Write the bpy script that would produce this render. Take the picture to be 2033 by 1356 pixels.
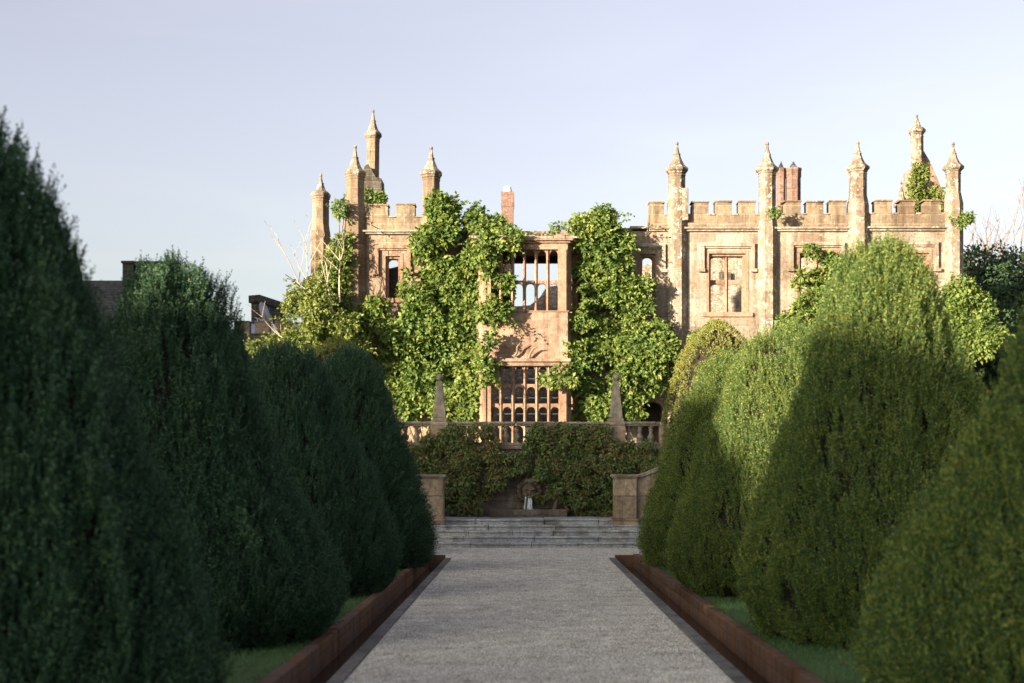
import bpy, math, random
import numpy as np
from mathutils import Vector, noise as mnoise
R_ = math.radians
random.seed(7)
rng = np.random.default_rng(7)
scene = bpy.context.scene
for o in list(bpy.data.objects): bpy.data.objects.remove(o)

# ------------------------------------------------------------------ camera
CAMH, F, CX, HY = 1.7, 2823.0, 1041.0, 943.0        # eye height, focal length in photo px, vanishing point
cam_d = bpy.data.cameras.new('camera')
cam = bpy.data.objects.new('camera', cam_d); scene.collection.objects.link(cam)
cam.location = (0, 0, CAMH); cam.rotation_euler = (R_(90), 0, 0)
cam_d.sensor_width = 36; cam_d.lens = 50
cam_d.shift_x = -(CX-1016.5)/2033; cam_d.shift_y = (HY-678)/2033
cam_d.clip_start = .1; cam_d.clip_end = 3000
cam_d.dof.use_dof = True; cam_d.dof.focus_distance = 31; cam_d.dof.aperture_fstop = 1.7
scene.camera = cam

# ------------------------------------------------------------------ light
SUN_AZ, SUN_EL = 48.0, 10.0       # degrees left of straight behind the camera, degrees above the horizon
a_, e_ = R_(SUN_AZ), R_(SUN_EL)
to_sun = Vector((-math.sin(a_)*math.cos(e_), -math.cos(a_)*math.cos(e_), math.sin(e_)))
w = bpy.data.worlds.new('World'); scene.world = w; w.use_nodes = True
nt = w.node_tree; nt.nodes.clear()
wo = nt.nodes.new('ShaderNodeOutputWorld'); bg = nt.nodes.new('ShaderNodeBackground')
sky = nt.nodes.new('ShaderNodeTexSky'); sky.sky_type = 'NISHITA'; sky.sun_disc = False
sky.sun_elevation = e_; sky.sun_rotation = math.atan2(to_sun.x, to_sun.y)
sky.altitude = 60; sky.air_density = 1.0; sky.dust_density = 2.8; sky.ozone_density = 1.2
hs = nt.nodes.new('ShaderNodeHueSaturation'); hs.inputs['Saturation'].default_value = .47
hs.inputs['Hue'].default_value = .545; hs.inputs['Value'].default_value = .85
# thin high cloud: a faint veil of streaks
tc = nt.nodes.new('ShaderNodeTexCoord'); mp = nt.nodes.new('ShaderNodeMapping'); mp.inputs['Scale'].default_value = (1.2, 1.2, 7)
cn = nt.nodes.new('ShaderNodeTexNoise'); cn.inputs['Scale'].default_value = 2.6; cn.inputs['Detail'].default_value = 6; cn.inputs['Distortion'].default_value = .4
cr = nt.nodes.new('ShaderNodeValToRGB'); cr.color_ramp.elements[0].position = .5; cr.color_ramp.elements[0].color = (1, 1, 1, 1)
cr.color_ramp.elements[1].position = .78; cr.color_ramp.elements[1].color = (1.07, 1.055, 1.03, 1)
cm = nt.nodes.new('ShaderNodeMix'); cm.data_type = 'RGBA'; cm.blend_type = 'MULTIPLY'; cm.inputs[0].default_value = 1
nt.links.new(tc.outputs['Generated'], mp.inputs[0]); nt.links.new(mp.outputs[0], cn.inputs['Vector']); nt.links.new(cn.outputs[0], cr.inputs[0])
nt.links.new(sky.outputs[0], hs.inputs['Color']); nt.links.new(hs.outputs[0], cm.inputs[6]); nt.links.new(cr.outputs[0], cm.inputs[7]); nt.links.new(cm.outputs[2], bg.inputs[0])
bg.inputs[1].default_value = .084
nt.links.new(bg.outputs[0], wo.inputs[0])
sl = bpy.data.lights.new('sun', 'SUN'); sl.energy = 5.0; sl.angle = R_(.5); sl.color = (1, .81, .57)
so = bpy.data.objects.new('sun', sl); scene.collection.objects.link(so)
so.rotation_euler = (-to_sun).to_track_quat('-Z', 'Y').to_euler(); so.location = (-20, -20, 30)
vs = scene.view_settings
scene.display_settings.display_device = 'sRGB'
vs.view_transform = 'Standard'; vs.look = 'None'; vs.gamma = 1; vs.use_curve_mapping = False
vs.exposure = 2.14
cy = scene.cycles
cy.use_denoising = True; cy.max_bounces = 8; cy.diffuse_bounces = 3; cy.transparent_max_bounces = 6
cy.sample_clamp_indirect = 6

# ------------------------------------------------------------------ helpers
COL = scene.collection
def PX(px, Y): return (px-CX)*Y/F
def PZ(py, Y): return CAMH+(HY-py)*Y/F

def tag(o, label=None, cat=None, group=None, kind=None):
    if label: o['label'] = label
    if cat: o['category'] = cat
    if group: o['group'] = group
    if kind: o['kind'] = kind
    return o
def empty(name, loc, label=None, cat=None, group=None):
    o = bpy.data.objects.new(name, None); COL.objects.link(o); o.location = loc
    o.empty_display_size = .3
    return tag(o, label, cat, group)
def origin(parent):
    v = Vector((0, 0, 0))
    while parent: v += parent.location; parent = parent.parent
    return v
def link(name, me, m, parent=None):
    """mesh given in world coordinates; origin goes to the parent's"""
    o = bpy.data.objects.new(name, me); COL.objects.link(o)
    if parent:
        off = origin(parent)
        n = len(me.vertices); co = np.empty(n*3, np.float32); me.vertices.foreach_get('co', co)
        co = (co.reshape(-1, 3)-np.array(off, np.float32)).astype(np.float32)
        me.vertices.foreach_set('co', co.ravel()); o.parent = parent
    me.materials.clear(); me.materials.append(m)
    return o

class MB:
    def __init__(s): s.v = []; s.f = []; s.smooth = []
    def add(s, vs, fs, smooth=False):
        n = len(s.v); s.v += [tuple(p) for p in vs]
        s.f += [tuple(i+n for i in f) for f in fs]; s.smooth += [smooth]*len(fs); return s
    def box(s, x0, x1, y0, y1, z0, z1):
        v = [(x, y, z) for z in (z0, z1) for y in (y0, y1) for x in (x0, x1)]
        return s.add(v, [(0,2,3,1),(4,5,7,6),(0,1,5,4),(1,3,7,5),(3,2,6,7),(2,0,4,6)])
    def prism(s, poly, y0, y1):
        """polygon of (x, z) pushed from y0 to y1"""
        n = len(poly)
        v = [(x, y0, z) for x, z in poly]+[(x, y1, z) for x, z in poly]
        f = [tuple(range(n)), tuple(range(2*n-1, n-1, -1))]
        f += [(i, i+n, (i+1) % n+n, (i+1) % n) for i in range(n)]
        return s.add(v, f)
    def rot_prism(s, poly, c, ang, t):
        """upright slab, polygon in (along, z), thickness t, turned by ang about c=(x,y)"""
        ca, sa = math.cos(ang), math.sin(ang); n = len(poly)
        v = []
        for d in (-t/2, t/2):
            for u, z in poly: v.append((c[0]+u*ca-d*sa, c[1]+u*sa+d*ca, z))
        f = [tuple(range(n)), tuple(range(2*n-1, n-1, -1))]
        f += [(i, i+n, (i+1) % n+n, (i+1) % n) for i in range(n)]
        return s.add(v, f)
    def lathe(s, prof, cx, cy, seg=8, smooth=False, rot=None, sx=1, sy=1, lean=(0, 0)):
        """profile of (radius, z), closed top and bottom"""
        rot = math.pi/seg if rot is None else rot
        v = []; f = []; z0 = prof[0][1]
        for r, z in prof:
            for k in range(seg):
                a = rot+2*math.pi*k/seg
                v.append((cx+r*sx*math.cos(a)+lean[0]*(z-z0), cy+r*sy*math.sin(a)+lean[1]*(z-z0), z))
        for i in range(len(prof)-1):
            for k in range(seg):
                k2 = (k+1) % seg
                f.append((i*seg+k, i*seg+k2, (i+1)*seg+k2, (i+1)*seg+k))
        f.append(tuple(range(seg-1, -1, -1))); m = (len(prof)-1)*seg
        f.append(tuple(range(m, m+seg)))
        return s.add(v, f, smooth)
    def ball(s, c, r, seg=12, rings=8, sc=(1, 1, 1)):
        prof = [(max(1e-4, r*math.sin(math.pi*i/rings)), -r*math.cos(math.pi*i/rings)) for i in range(rings+1)]
        v = []; f = []
        for q, z in prof:
            for k in range(seg):
                a = 2*math.pi*k/seg; v.append((c[0]+q*math.cos(a)*sc[0], c[1]+q*math.sin(a)*sc[1], c[2]+z*sc[2]))
        for i in range(rings):
            for k in range(seg):
                k2 = (k+1) % seg; f.append((i*seg+k, i*seg+k2, (i+1)*seg+k2, (i+1)*seg+k))
        return s.add(v, f, True)
    def tube(s, pts, rad, seg=6):
        pts = [Vector(p) for p in pts]; n = len(pts); v = []; f = []
        for i, p in enumerate(pts):
            d = (pts[min(i+1, n-1)]-pts[max(i-1, 0)]).normalized()
            u = d.cross(Vector((.3, .9, .17))).normalized(); w_ = d.cross(u)
            r = rad[i] if hasattr(rad, '__len__') else rad
            for k in range(seg):
                a = 2*math.pi*k/seg; v.append(p+u*(r*math.cos(a))+w_*(r*math.sin(a)))
        for i in range(n-1):
            for k in range(seg):
                k2 = (k+1) % seg; f.append((i*seg+k, i*seg+k2, (i+1)*seg+k2, (i+1)*seg+k))
        f.append(tuple(range(seg))); f.append(tuple(range(n*seg-1, (n-1)*seg-1, -1)))
        return s.add(v, f, True)
    def wall(s, x0, x1, z0, z1, y0, y1, holes=()):
        """wall slab with rectangular openings, no coplanar overlaps"""
        xs = sorted({x0, x1, *[h[0] for h in holes], *[h[1] for h in holes]}); xs = [x for x in xs if x0 <= x <= x1]
        zs = sorted({z0, z1, *[h[2] for h in holes], *[h[3] for h in holes]}); zs = [z for z in zs if z0 <= z <= z1]
        def full(i, k):
            if i < 0 or k < 0 or i >= len(xs)-1 or k >= len(zs)-1: return False
            mx, mz = (xs[i]+xs[i+1])/2, (zs[k]+zs[k+1])/2
            return not any(h[0] < mx < h[1] and h[2] < mz < h[3] for h in holes)
        for i in range(len(xs)-1):
            for k in range(len(zs)-1):
                if not full(i, k): continue
                a, b, c, d = xs[i], xs[i+1], zs[k], zs[k+1]
                v = [(a,y0,c),(b,y0,c),(b,y0,d),(a,y0,d),(a,y1,c),(b,y1,c),(b,y1,d),(a,y1,d)]
                f = [(0,1,2,3),(5,4,7,6)]
                if not full(i-1, k): f.append((4,0,3,7))
                if not full(i+1, k): f.append((1,5,6,2))
                if not full(i, k-1): f.append((4,5,1,0))
                if not full(i, k+1): f.append((3,2,6,7))
                s.add(v, f)
        return s
    def build(s, name, m, parent=None, bevel=0):
        me = bpy.data.meshes.new(name); me.from_pydata(s.v, [], s.f)
        me.polygons.foreach_set('use_smooth', s.smooth); me.update()
        o = link(name, me, m, parent)
        if bevel:
            b = o.modifiers.new('bevel', 'BEVEL'); b.width = bevel; b.segments = 2; b.limit_method = 'ANGLE'
        return o

def quad_mesh(name, q, m, parent=None, smooth=False):
    """q: (n,4,3) array of separate quads in world coordinates"""
    n = len(q); me = bpy.data.meshes.new(name)
    me.vertices.add(n*4); me.vertices.foreach_set('co', np.ascontiguousarray(q, np.float32).ravel())
    me.loops.add(n*4); me.loops.foreach_set('vertex_index', np.arange(n*4, dtype=np.int32))
    me.polygons.add(n); me.polygons.foreach_set('loop_start', np.arange(n, dtype=np.int32)*4)
    me.update(calc_edges=True)
    return link(name, me, m, parent)

def hash3(i, j, k, seed):
    h = (i.astype(np.int64)*374761393+j.astype(np.int64)*668265263+k.astype(np.int64)*2147483647+seed*974711) & 0x7fffffff
    h = ((h ^ (h >> 13))*1274126177) & 0x7fffffff
    return ((h ^ (h >> 16)) & 0xffff)/65535.0
def vnoise(p, seed=0):
    p = np.asarray(p); i = np.floor(p).astype(np.int64); f = p-i; f = f*f*(3-2*f)
    out = 0
    for dx in (0, 1):
        for dy in (0, 1):
            for dz in (0, 1):
                wgt = (f[:,0] if dx else 1-f[:,0])*(f[:,1] if dy else 1-f[:,1])*(f[:,2] if dz else 1-f[:,2])
                out = out+wgt*hash3(i[:,0]+dx, i[:,1]+dy, i[:,2]+dz, seed)
    return out
def unit(v): return v/np.maximum(1e-9, np.linalg.norm(v, axis=1, keepdims=True))
def rnd(n, r=None): return unit((r or rng).normal(size=(n, 3)))
def blades(p, d, ln, wd, side=None, mid=.42):
    """diamond leaves from p along d"""
    n = len(p)
    s_ = unit(np.cross(d, rnd(n) if side is None else side))
    ln = np.asarray(ln).reshape(-1, 1); wd = np.asarray(wd).reshape(-1, 1)
    m_ = p+d*ln*mid
    return np.stack([p, m_+s_*wd, p+d*ln, m_-s_*wd], axis=1)

# ------------------------------------------------------------------ materials
def mat(name):
    m = bpy.data.materials.new(name); m.use_nodes = True; t = m.node_tree; t.nodes.clear()
    o = t.nodes.new('ShaderNodeOutputMaterial'); b = t.nodes.new('ShaderNodeBsdfPrincipled')
    t.links.new(b.outputs[0], o.inputs[0]); b.inputs['Roughness'].default_value = .9
    b.inputs['Specular IOR Level'].default_value = .2
    return m, t, b, o
def N(t, typ, **kw):
    n = t.nodes.new(typ)
    for k, v in kw.items():
        if k in n.inputs.keys(): n.inputs[k].default_value = v
        else: setattr(n, k, v)
    return n
def ramp(t, fac, stops):
    r = t.nodes.new('ShaderNodeValToRGB'); e = r.color_ramp.elements
    while len(e) < len(stops): e.new(.5)
    for i, (p, c) in enumerate(stops):
        e[i].position = p; e[i].color = (*c, 1) if len(c) == 3 else c
    t.links.new(fac, r.inputs[0]); return r.outputs[0]
def mix(t, fac, a, b, mode='MIX'):
    m = t.nodes.new('ShaderNodeMix'); m.data_type = 'RGBA'; m.blend_type = mode
    for sock, v in ((m.inputs[0], fac), (m.inputs[6], a), (m.inputs[7], b)):
        if hasattr(v, 'links'): t.links.new(v, sock)
        elif isinstance(v, (int, float)): sock.default_value = v
        else: sock.default_value = (*v, 1)
    return m.outputs[2]
def pos(t, sx=1, sy=1, sz=1):
    g = N(t, 'ShaderNodeNewGeometry'); mp = N(t, 'ShaderNodeMapping'); mp.inputs['Scale'].default_value = (sx, sy, sz)
    t.links.new(g.outputs['Position'], mp.inputs[0]); return mp.outputs[0]
def noise(t, vec, scale, detail=5, rough=.6):
    n = N(t, 'ShaderNodeTexNoise'); n.inputs['Scale'].default_value = scale; n.inputs['Detail'].default_value = detail
    n.inputs['Roughness'].default_value = rough; t.links.new(vec, n.inputs['Vector']); return n.outputs[0]
def bump(t, b, h, strength=.5, dist=.02):
    n = N(t, 'ShaderNodeBump'); n.inputs['Strength'].default_value = strength; n.inputs['Distance'].default_value = dist
    t.links.new(h, n.inputs['Height']); t.links.new(n.outputs[0], b.inputs['Normal'])

def stone(name, c1, c2, mortar, lichen=.0, dark=.0, bw=.75, rh=.34, lich_col=(.42,.375,.31), brick=True, fine=1.0, ms=.02, darkcol=(.10,.085,.07), k=1.0, rubble=False):
    m, t, b, o = mat(name)
    c1, c2, mortar = [(c[0]*k, c[1]*k*(1.05 if k < 1 else 1), c[2]*k*(1.27 if k < 1 else 1)) for c in (c1, c2, mortar)]
    p = pos(t)
    sep = N(t, 'ShaderNodeSeparateXYZ'); t.links.new(p, sep.inputs[0])
    ad = N(t, 'ShaderNodeMath', operation='ADD'); t.links.new(sep.outputs[0], ad.inputs[0])
    ml = N(t, 'ShaderNodeMath', operation='MULTIPLY'); t.links.new(sep.outputs[1], ml.inputs[0]); ml.inputs[1].default_value = .83
    t.links.new(ml.outputs[0], ad.inputs[1])
    cb = N(t, 'ShaderNodeCombineXYZ'); t.links.new(ad.outputs[0], cb.inputs[0]); t.links.new(sep.outputs[2], cb.inputs[1])
    n1 = noise(t, p, .55, 6, .62); n2 = noise(t, p, 9*fine, 6, .7); n3 = noise(t, p, 2.3, 4, .6)
    if brick:
        wob = N(t, 'ShaderNodeVectorMath', operation='MULTIPLY_ADD')
        nv = N(t, 'ShaderNodeTexNoise'); nv.inputs['Scale'].default_value = 2.5; t.links.new(p, nv.inputs['Vector'])
        t.links.new(nv.outputs[1], wob.inputs[0]); wob.inputs[1].default_value = (.03, .02, 0); t.links.new(cb.outputs[0], wob.inputs[2])
        br = N(t, 'ShaderNodeTexBrick'); br.offset = .43; br.squash = 1.35; br.squash_frequency = 3
        br.inputs['Scale'].default_value = 1; br.inputs['Brick Width'].default_value = bw; br.inputs['Row Height'].default_value = rh
        br.inputs['Mortar Size'].default_value = ms; br.inputs['Mortar Smooth'].default_value = .4; br.inputs['Bias'].default_value = 0
        br.inputs['Color1'].default_value = (*c1, 1); br.inputs['Color2'].default_value = (*c2, 1); br.inputs['Mortar'].default_value = (*mortar, 1)
        t.links.new(wob.outputs[0], br.inputs['Vector']); col = br.outputs[0]
    else:
        col = mix(t, n3, c1, c2)
    if rubble:
        v1 = N(t, 'ShaderNodeTexVoronoi'); v1.inputs['Scale'].default_value = 7; t.links.new(pos(t, 1, 1, 1.7), v1.inputs['Vector'])
        v2 = N(t, 'ShaderNodeTexVoronoi', feature='DISTANCE_TO_EDGE'); v2.inputs['Scale'].default_value = 7; t.links.new(pos(t, 1, 1, 1.7), v2.inputs['Vector'])
        vc = N(t, 'ShaderNodeSeparateColor'); t.links.new(v1.outputs['Color'], vc.inputs[0])
        col = mix(t, vc.outputs[0], tuple(x*.75 for x in c1), tuple(x*1.15 for x in c2))
        col = mix(t, ramp(t, v2.outputs['Distance'], [(.02, (1,1,1)), (.09, (0,0,0))]), col, tuple(x*.55 for x in mortar))
    tint = ramp(t, n1, [(.34, (.72,.66,.60)), (.5, (1,1,1)), (.66, (1.2,1.14,1.04))])
    col = mix(t, 1.0, col, tint, 'MULTIPLY')
    if brick:
        b2 = N(t, 'ShaderNodeTexBrick'); b2.offset = .43; b2.squash = 1.35; b2.squash_frequency = 3
        for q, v_ in (('Scale', 1), ('Brick Width', bw), ('Row Height', rh), ('Mortar Size', 0), ('Bias', -.35)): b2.inputs[q].default_value = v_
        b2.inputs['Color1'].default_value = (1.12,1.1,1.06,1); b2.inputs['Color2'].default_value = (.62,.58,.55,1)
        sh_ = N(t, 'ShaderNodeVectorMath', operation='ADD'); t.links.new(wob.outputs[0], sh_.inputs[0]); sh_.inputs[1].default_value = (bw*40, rh*46, 0)
        t.links.new(sh_.outputs[0], b2.inputs['Vector']); col = mix(t, .75, col, mix(t, 1.0, col, b2.outputs[0], 'MULTIPLY'))
    stn = noise(t, pos(t, 3.2, 3.2, .28), 1.0, 5, .6)
    col = mix(t, 1.0, col, ramp(t, stn, [(.36, (.62,.58,.54)), (.5, (1,1,1))]), 'MULTIPLY')
    gr = ramp(t, n2, [(.3, (.55,.52,.50)), (.5, (.95,.95,.95)), (.68, (1.25,1.22,1.18))])
    col = mix(t, 1.0, col, gr, 'MULTIPLY')
    if dark > 0:
        dn = noise(t, pos(t, 1, 1, .5), 1.7, 7, .72)
        f = ramp(t, dn, [(.62-dark*.35, (0,0,0)), (.75-dark*.2, (1,1,1))])
        mm = N(t, 'ShaderNodeMath', operation='MULTIPLY'); t.links.new(f, mm.inputs[0]); mm.inputs[1].default_value = .75
        col = mix(t, mm.outputs[0], col, darkcol)
    if lichen > 0:
        l1 = noise(t, p, 4.6, 8, .72); l2 = noise(t, p, 14, 4, .6)
        ls = N(t, 'ShaderNodeMath', operation='MULTIPLY_ADD'); t.links.new(l2, ls.inputs[0]); ls.inputs[1].default_value = .45; t.links.new(l1, ls.inputs[2])
        f = ramp(t, ls.outputs[0], [(1.0-lichen*.27, (0,0,0)), (1.05-lichen*.27, (1,1,1))])
        col = mix(t, f, col, lich_col)
    t.links.new(col, b.inputs['Base Color'])
    if brick:
        hh = N(t, 'ShaderNodeMath', operation='MULTIPLY_ADD'); t.links.new(br.outputs['Fac'], hh.inputs[0]); hh.inputs[1].default_value = -.6; t.links.new(n2, hh.inputs[2])
        bump(t, b, hh.outputs[0], .55, .02)
    else: bump(t, b, n2, .5, .02)
    return m

M = {}
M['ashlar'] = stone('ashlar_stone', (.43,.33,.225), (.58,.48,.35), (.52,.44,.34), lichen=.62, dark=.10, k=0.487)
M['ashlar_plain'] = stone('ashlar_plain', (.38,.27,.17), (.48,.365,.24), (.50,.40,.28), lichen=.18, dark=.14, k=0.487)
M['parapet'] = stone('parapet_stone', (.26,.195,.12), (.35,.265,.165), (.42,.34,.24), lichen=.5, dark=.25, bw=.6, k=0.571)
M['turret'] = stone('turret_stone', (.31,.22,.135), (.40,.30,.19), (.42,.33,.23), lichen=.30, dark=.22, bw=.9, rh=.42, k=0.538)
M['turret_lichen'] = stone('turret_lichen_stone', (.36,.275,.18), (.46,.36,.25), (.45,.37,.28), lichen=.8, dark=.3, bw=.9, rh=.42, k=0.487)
M['spire'] = stone('spire_stone', (.33,.26,.175), (.42,.34,.235), (.5,.5,.5), lichen=.85, dark=.45, brick=False, k=0.487)
M['red'] = stone('red_sandstone', (.41,.27,.18), (.49,.34,.235), (.50,.33,.22), lichen=.1, dark=.06, bw=.95, rh=.3, ms=.014, k=0.521)
M['dress'] = stone('dressed_stone', (.44,.265,.16), (.50,.325,.21), (.5,.4,.3), lichen=.12, dark=.04, brick=False, k=0.538)
M['rubble'] = stone('rubble_stone', (.40,.31,.21), (.55,.46,.34), (.34,.27,.2), lichen=.4, dark=.3, rubble=True, k=0.725)
M['brick'] = stone('old_brick', (.30,.175,.125), (.37,.235,.175), (.42,.3,.22), lichen=.1, dark=.1, bw=.24, rh=.08, ms=.008, k=0.504)
M['dark_shaded_stone'] = stone('dark_shaded_stone', (.055,.053,.05), (.08,.077,.07), (.13,.12,.1), lichen=.15, dark=.2, bw=.5, rh=.25)  # dark grey stone, deepened with shade put into its colour
M['garden'] = stone('garden_stone', (.23,.195,.155), (.31,.27,.215), (.16,.14,.12), lichen=.42, dark=.35, brick=False, lich_col=(.40,.38,.34))
M['pier'] = stone('pier_stone', (.27,.205,.15), (.36,.28,.21), (.2,.17,.14), lichen=.3, dark=.35, bw=1.4, rh=.6, lich_col=(.42,.40,.36))
M['retaining'] = stone('retaining_stone', (.14,.12,.095), (.19,.16,.13), (.12,.11,.09), lichen=.3, dark=.5, lich_col=(.34,.32,.29))
M['steps'] = stone('step_stone', (.36,.375,.39), (.47,.48,.49), (.2,.2,.2), lichen=.30, dark=.25, brick=False, lich_col=(.62,.62,.6), fine=1.6, darkcol=(.2,.2,.19))
M['coping'] = stone('channel_coping', (.15,.145,.14), (.19,.185,.175), (.09,.09,.09), lichen=.12, dark=.25, bw=1.3, rh=50, ms=.01)
M['rust'] = stone('rust_stone', (.125,.062,.034), (.17,.09,.05), (.06,.035,.025), lichen=.15, dark=.45, bw=2.6, rh=.6, ms=.005, lich_col=(.2,.15,.12))
M['slate'] = stone('slate_roof', (.09,.09,.085), (.13,.125,.115), (.05,.05,.05), lichen=.25, dark=.2, bw=.3, rh=.18, lich_col=(.24,.23,.19))
M['slab'] = stone('roof_slab', (.44,.37,.26), (.52,.45,.33), (.3,.25,.2), lichen=.7, dark=.2, bw=.9, rh=.3, k=0.487)
M['lead'] = stone('mossy_dark_stone', (.12,.09,.065), (.17,.13,.095), (.1,.1,.1), lichen=.4, dark=.4, brick=False, lich_col=(.36,.34,.30))

def simple(name, col, rough=.8, metal=0, var=.25, sc=6):
    m, t, b, o = mat(name); n = noise(t, pos(t), sc)
    c = ramp(t, n, [(.3, tuple(x*(1-var) for x in col)), (.7, tuple(min(1, x*(1+var)) for x in col))])
    t.links.new(c, b.inputs['Base Color']); b.inputs['Roughness'].default_value = rough; b.inputs['Metallic'].default_value = metal
    bump(t, b, n, .2, .01); return m
M['bark'] = simple('bark', (.16,.12,.085), .95, sc=14)
M['pale_bark'] = simple('pale_bark', (.42,.34,.26), .95, sc=14)
M['twig'] = simple('pale_twig', (.17,.135,.11), .95, sc=14)
M['white_metal'] = simple('white_metal', (.7,.7,.68), .5)
M['dish'] = simple('dish_grey', (.34,.35,.36), .5, var=.08)
M['dark_metal'] = simple('dark_metal', (.08,.08,.08), .5, .6)
M['sheet'] = simple('pale_sheet_roof', (.50,.54,.60), .6, var=.08)
M['inner'] = simple('dark_core_shade', (.02,.017,.012), 1, sc=25)  # near-black core colour standing in for shade between the shoots
M['soil'] = simple('soil', (.05,.04,.03), 1)
M['dark_wood'] = simple('dark_oak', (.03,.022,.017), .8)

def leaf(name, cols, transl=.25, clump=1.2, cw=.9, rw=.6, tr_col=None, rough=.55, spec=.3):
    """cols: list of leaf colours chosen leaf by leaf"""
    m, t, b, o = mat(name)
    g = N(t, 'ShaderNodeNewGeometry')
    n = noise(t, pos(t), clump, 3)
    ad = N(t, 'ShaderNodeMath', operation='MULTIPLY_ADD'); t.links.new(n, ad.inputs[0]); ad.inputs[1].default_value = cw
    sc = N(t, 'ShaderNodeMath', operation='MULTIPLY'); t.links.new(g.outputs['Random Per Island'], sc.inputs[0]); sc.inputs[1].default_value = rw
    sb = N(t, 'ShaderNodeMath', operation='SUBTRACT'); t.links.new(sc.outputs[0], sb.inputs[0]); sb.inputs[1].default_value = cw*.5+rw*.5-.5
    t.links.new(sb.outputs[0], ad.inputs[2])
    k = len(cols)
    col = ramp(t, ad.outputs[0], [(i/(k-1) if k > 1 else 0, c) for i, c in enumerate(cols)])
    t.links.new(col, b.inputs['Base Color']); b.inputs['Roughness'].default_value = rough; b.inputs['Specular IOR Level'].default_value = spec
    if transl:
        tr = N(t, 'ShaderNodeBsdfTranslucent'); t.links.new(mix(t, 1.0, col, tr_col or (1.3,1.25,.5), 'MULTIPLY'), tr.inputs[0])
        mx = N(t, 'ShaderNodeMixShader'); mx.inputs[0].default_value = transl
        t.links.new(b.outputs[0], mx.inputs[1]); t.links.new(tr.outputs[0], mx.inputs[2]); t.links.new(mx.outputs[0], o.inputs[0])
    return m
M['yew'] = leaf('yew_shaded_needles', [(.010,.036,.025), (.02,.062,.034), (.04,.092,.04), (.075,.135,.048)], .08, cw=.35, rw=.8)  # left row's deeper copy, its shade put into the needle colour
M['yew_lit_tone'] = leaf('yew_lit_needles', [(.021,.057,.028), (.05,.112,.043), (.135,.21,.058), (.38,.41,.09)], .42, cw=.3, rw=.8, tr_col=(2.4,1.5,.4))  # right row's brighter, yellower copy, sunlight put into the needle colour
M['creeper'] = leaf('creeper_leaves', [(.0344,.0757,.0189), (.0671,.1221,.0284), (.1101,.1703,.0404), (.1720,.2150,.0533), (.2494,.2494,.0688)], .3, 1.1)
M['shrub'] = leaf('shrub_leaves', [(.0645,.1032,.0258), (.1075,.1462,.0344), (.1548,.1892,.0473), (.2064,.2150,.0645)], .3, 1.0)
M['wall_ivy'] = leaf('wall_ivy_leaves', [(.0540,.0900,.0288), (.0840,.1380,.0384), (.1200,.1680,.0480), (.1800,.1320,.0504), (.2400,.1020,.0540)], .15, 1.6)
M['box'] = leaf('box_leaves', [(.0808,.1140,.0266), (.1425,.1710,.0380), (.2090,.2185,.0522), (.2565,.1900,.0665)], .2, 2)
M['cedar'] = leaf('cedar_needles', [(.018,.04,.02), (.03,.06,.027), (.045,.08,.03)], .1, .6)
M['fern'] = leaf('fern_fronds', [(.08,.12,.02), (.17,.19,.04), (.25,.22,.06)], .25, 3)
M['grass'] = leaf('grass_blades', [(.05,.12,.04), (.085,.165,.055), (.13,.20,.075)], .2, 2)

def gravel_mat():
    m, t, b, o = mat('gravel'); p = pos(t)
    v = N(t, 'ShaderNodeTexVoronoi'); v.inputs['Scale'].default_value = 48; t.links.new(p, v.inputs['Vector'])
    vc = N(t, 'ShaderNodeSeparateColor'); t.links.new(v.outputs['Color'], vc.inputs[0])
    c = ramp(t, vc.outputs[0], [(0, (.33,.295,.25)), (.35, (.60,.56,.49)), (.7, (.75,.71,.635)), (1, (.90,.87,.81))])
    n = noise(t, p, .9, 6, .65); c = mix(t, 1.0, c, ramp(t, n, [(.34, (.72,.69,.65)), (.52, (1,1,1)), (.7, (1.13,1.12,1.1))]), 'MULTIPLY')
    n2 = noise(t, pos(t, 1.4, .35, 1), 1.1, 5, .6); c = mix(t, 1.0, c, ramp(t, n2, [(.35, (.86,.85,.84)), (.6, (1,1,1))]), 'MULTIPLY')
    t.links.new(c, b.inputs['Base Color']); bump(t, b, v.outputs['Distance'], 1.0, .012); return m
M['gravel'] = gravel_mat()
def lawn_mat():
    m, t, b, o = mat('lawn'); n = noise(t, pos(t), 40, 4); n2 = noise(t, pos(t), 2, 4)
    c = mix(t, n2, ramp(t, n, [(.3, (.04,.08,.028)), (.7, (.09,.155,.055))]), (.07,.125,.045))
    n3 = noise(t, pos(t), 3.5, 6, .7); c = mix(t, ramp(t, n3, [(.5, (0,0,0)), (.64, (1,1,1))]), c, (.07,.052,.032))
    t.links.new(c, b.inputs['Base Color']); bump(t, b, n, .8, .03); return m
M['lawn'] = lawn_mat()
def water_mat():
    m, t, b, o = mat('channel_water')
    b.inputs['Base Color'].default_value = (.022,.010,.006,1); b.inputs['Roughness'].default_value = .12
    b.inputs['Specular IOR Level'].default_value = .25; b.inputs['IOR'].default_value = 1.33
    bump(t, b, noise(t, pos(t), 5, 3), .06, .01); return m
M['water'] = water_mat()
def jet_mat():
    m, t, b, o = mat('falling_water')
    b.inputs['Base Color'].default_value = (.75,.8,.84,1); b.inputs['Roughness'].default_value = .15; b.inputs['IOR'].default_value = 1.33
    b.inputs['Transmission Weight'].default_value = .1; b.inputs['Specular IOR Level'].default_value = .7
    bump(t, b, noise(t, pos(t, 40, 40, 6), 1, 3), .6, .01); return m
M['jet'] = jet_mat()

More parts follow.
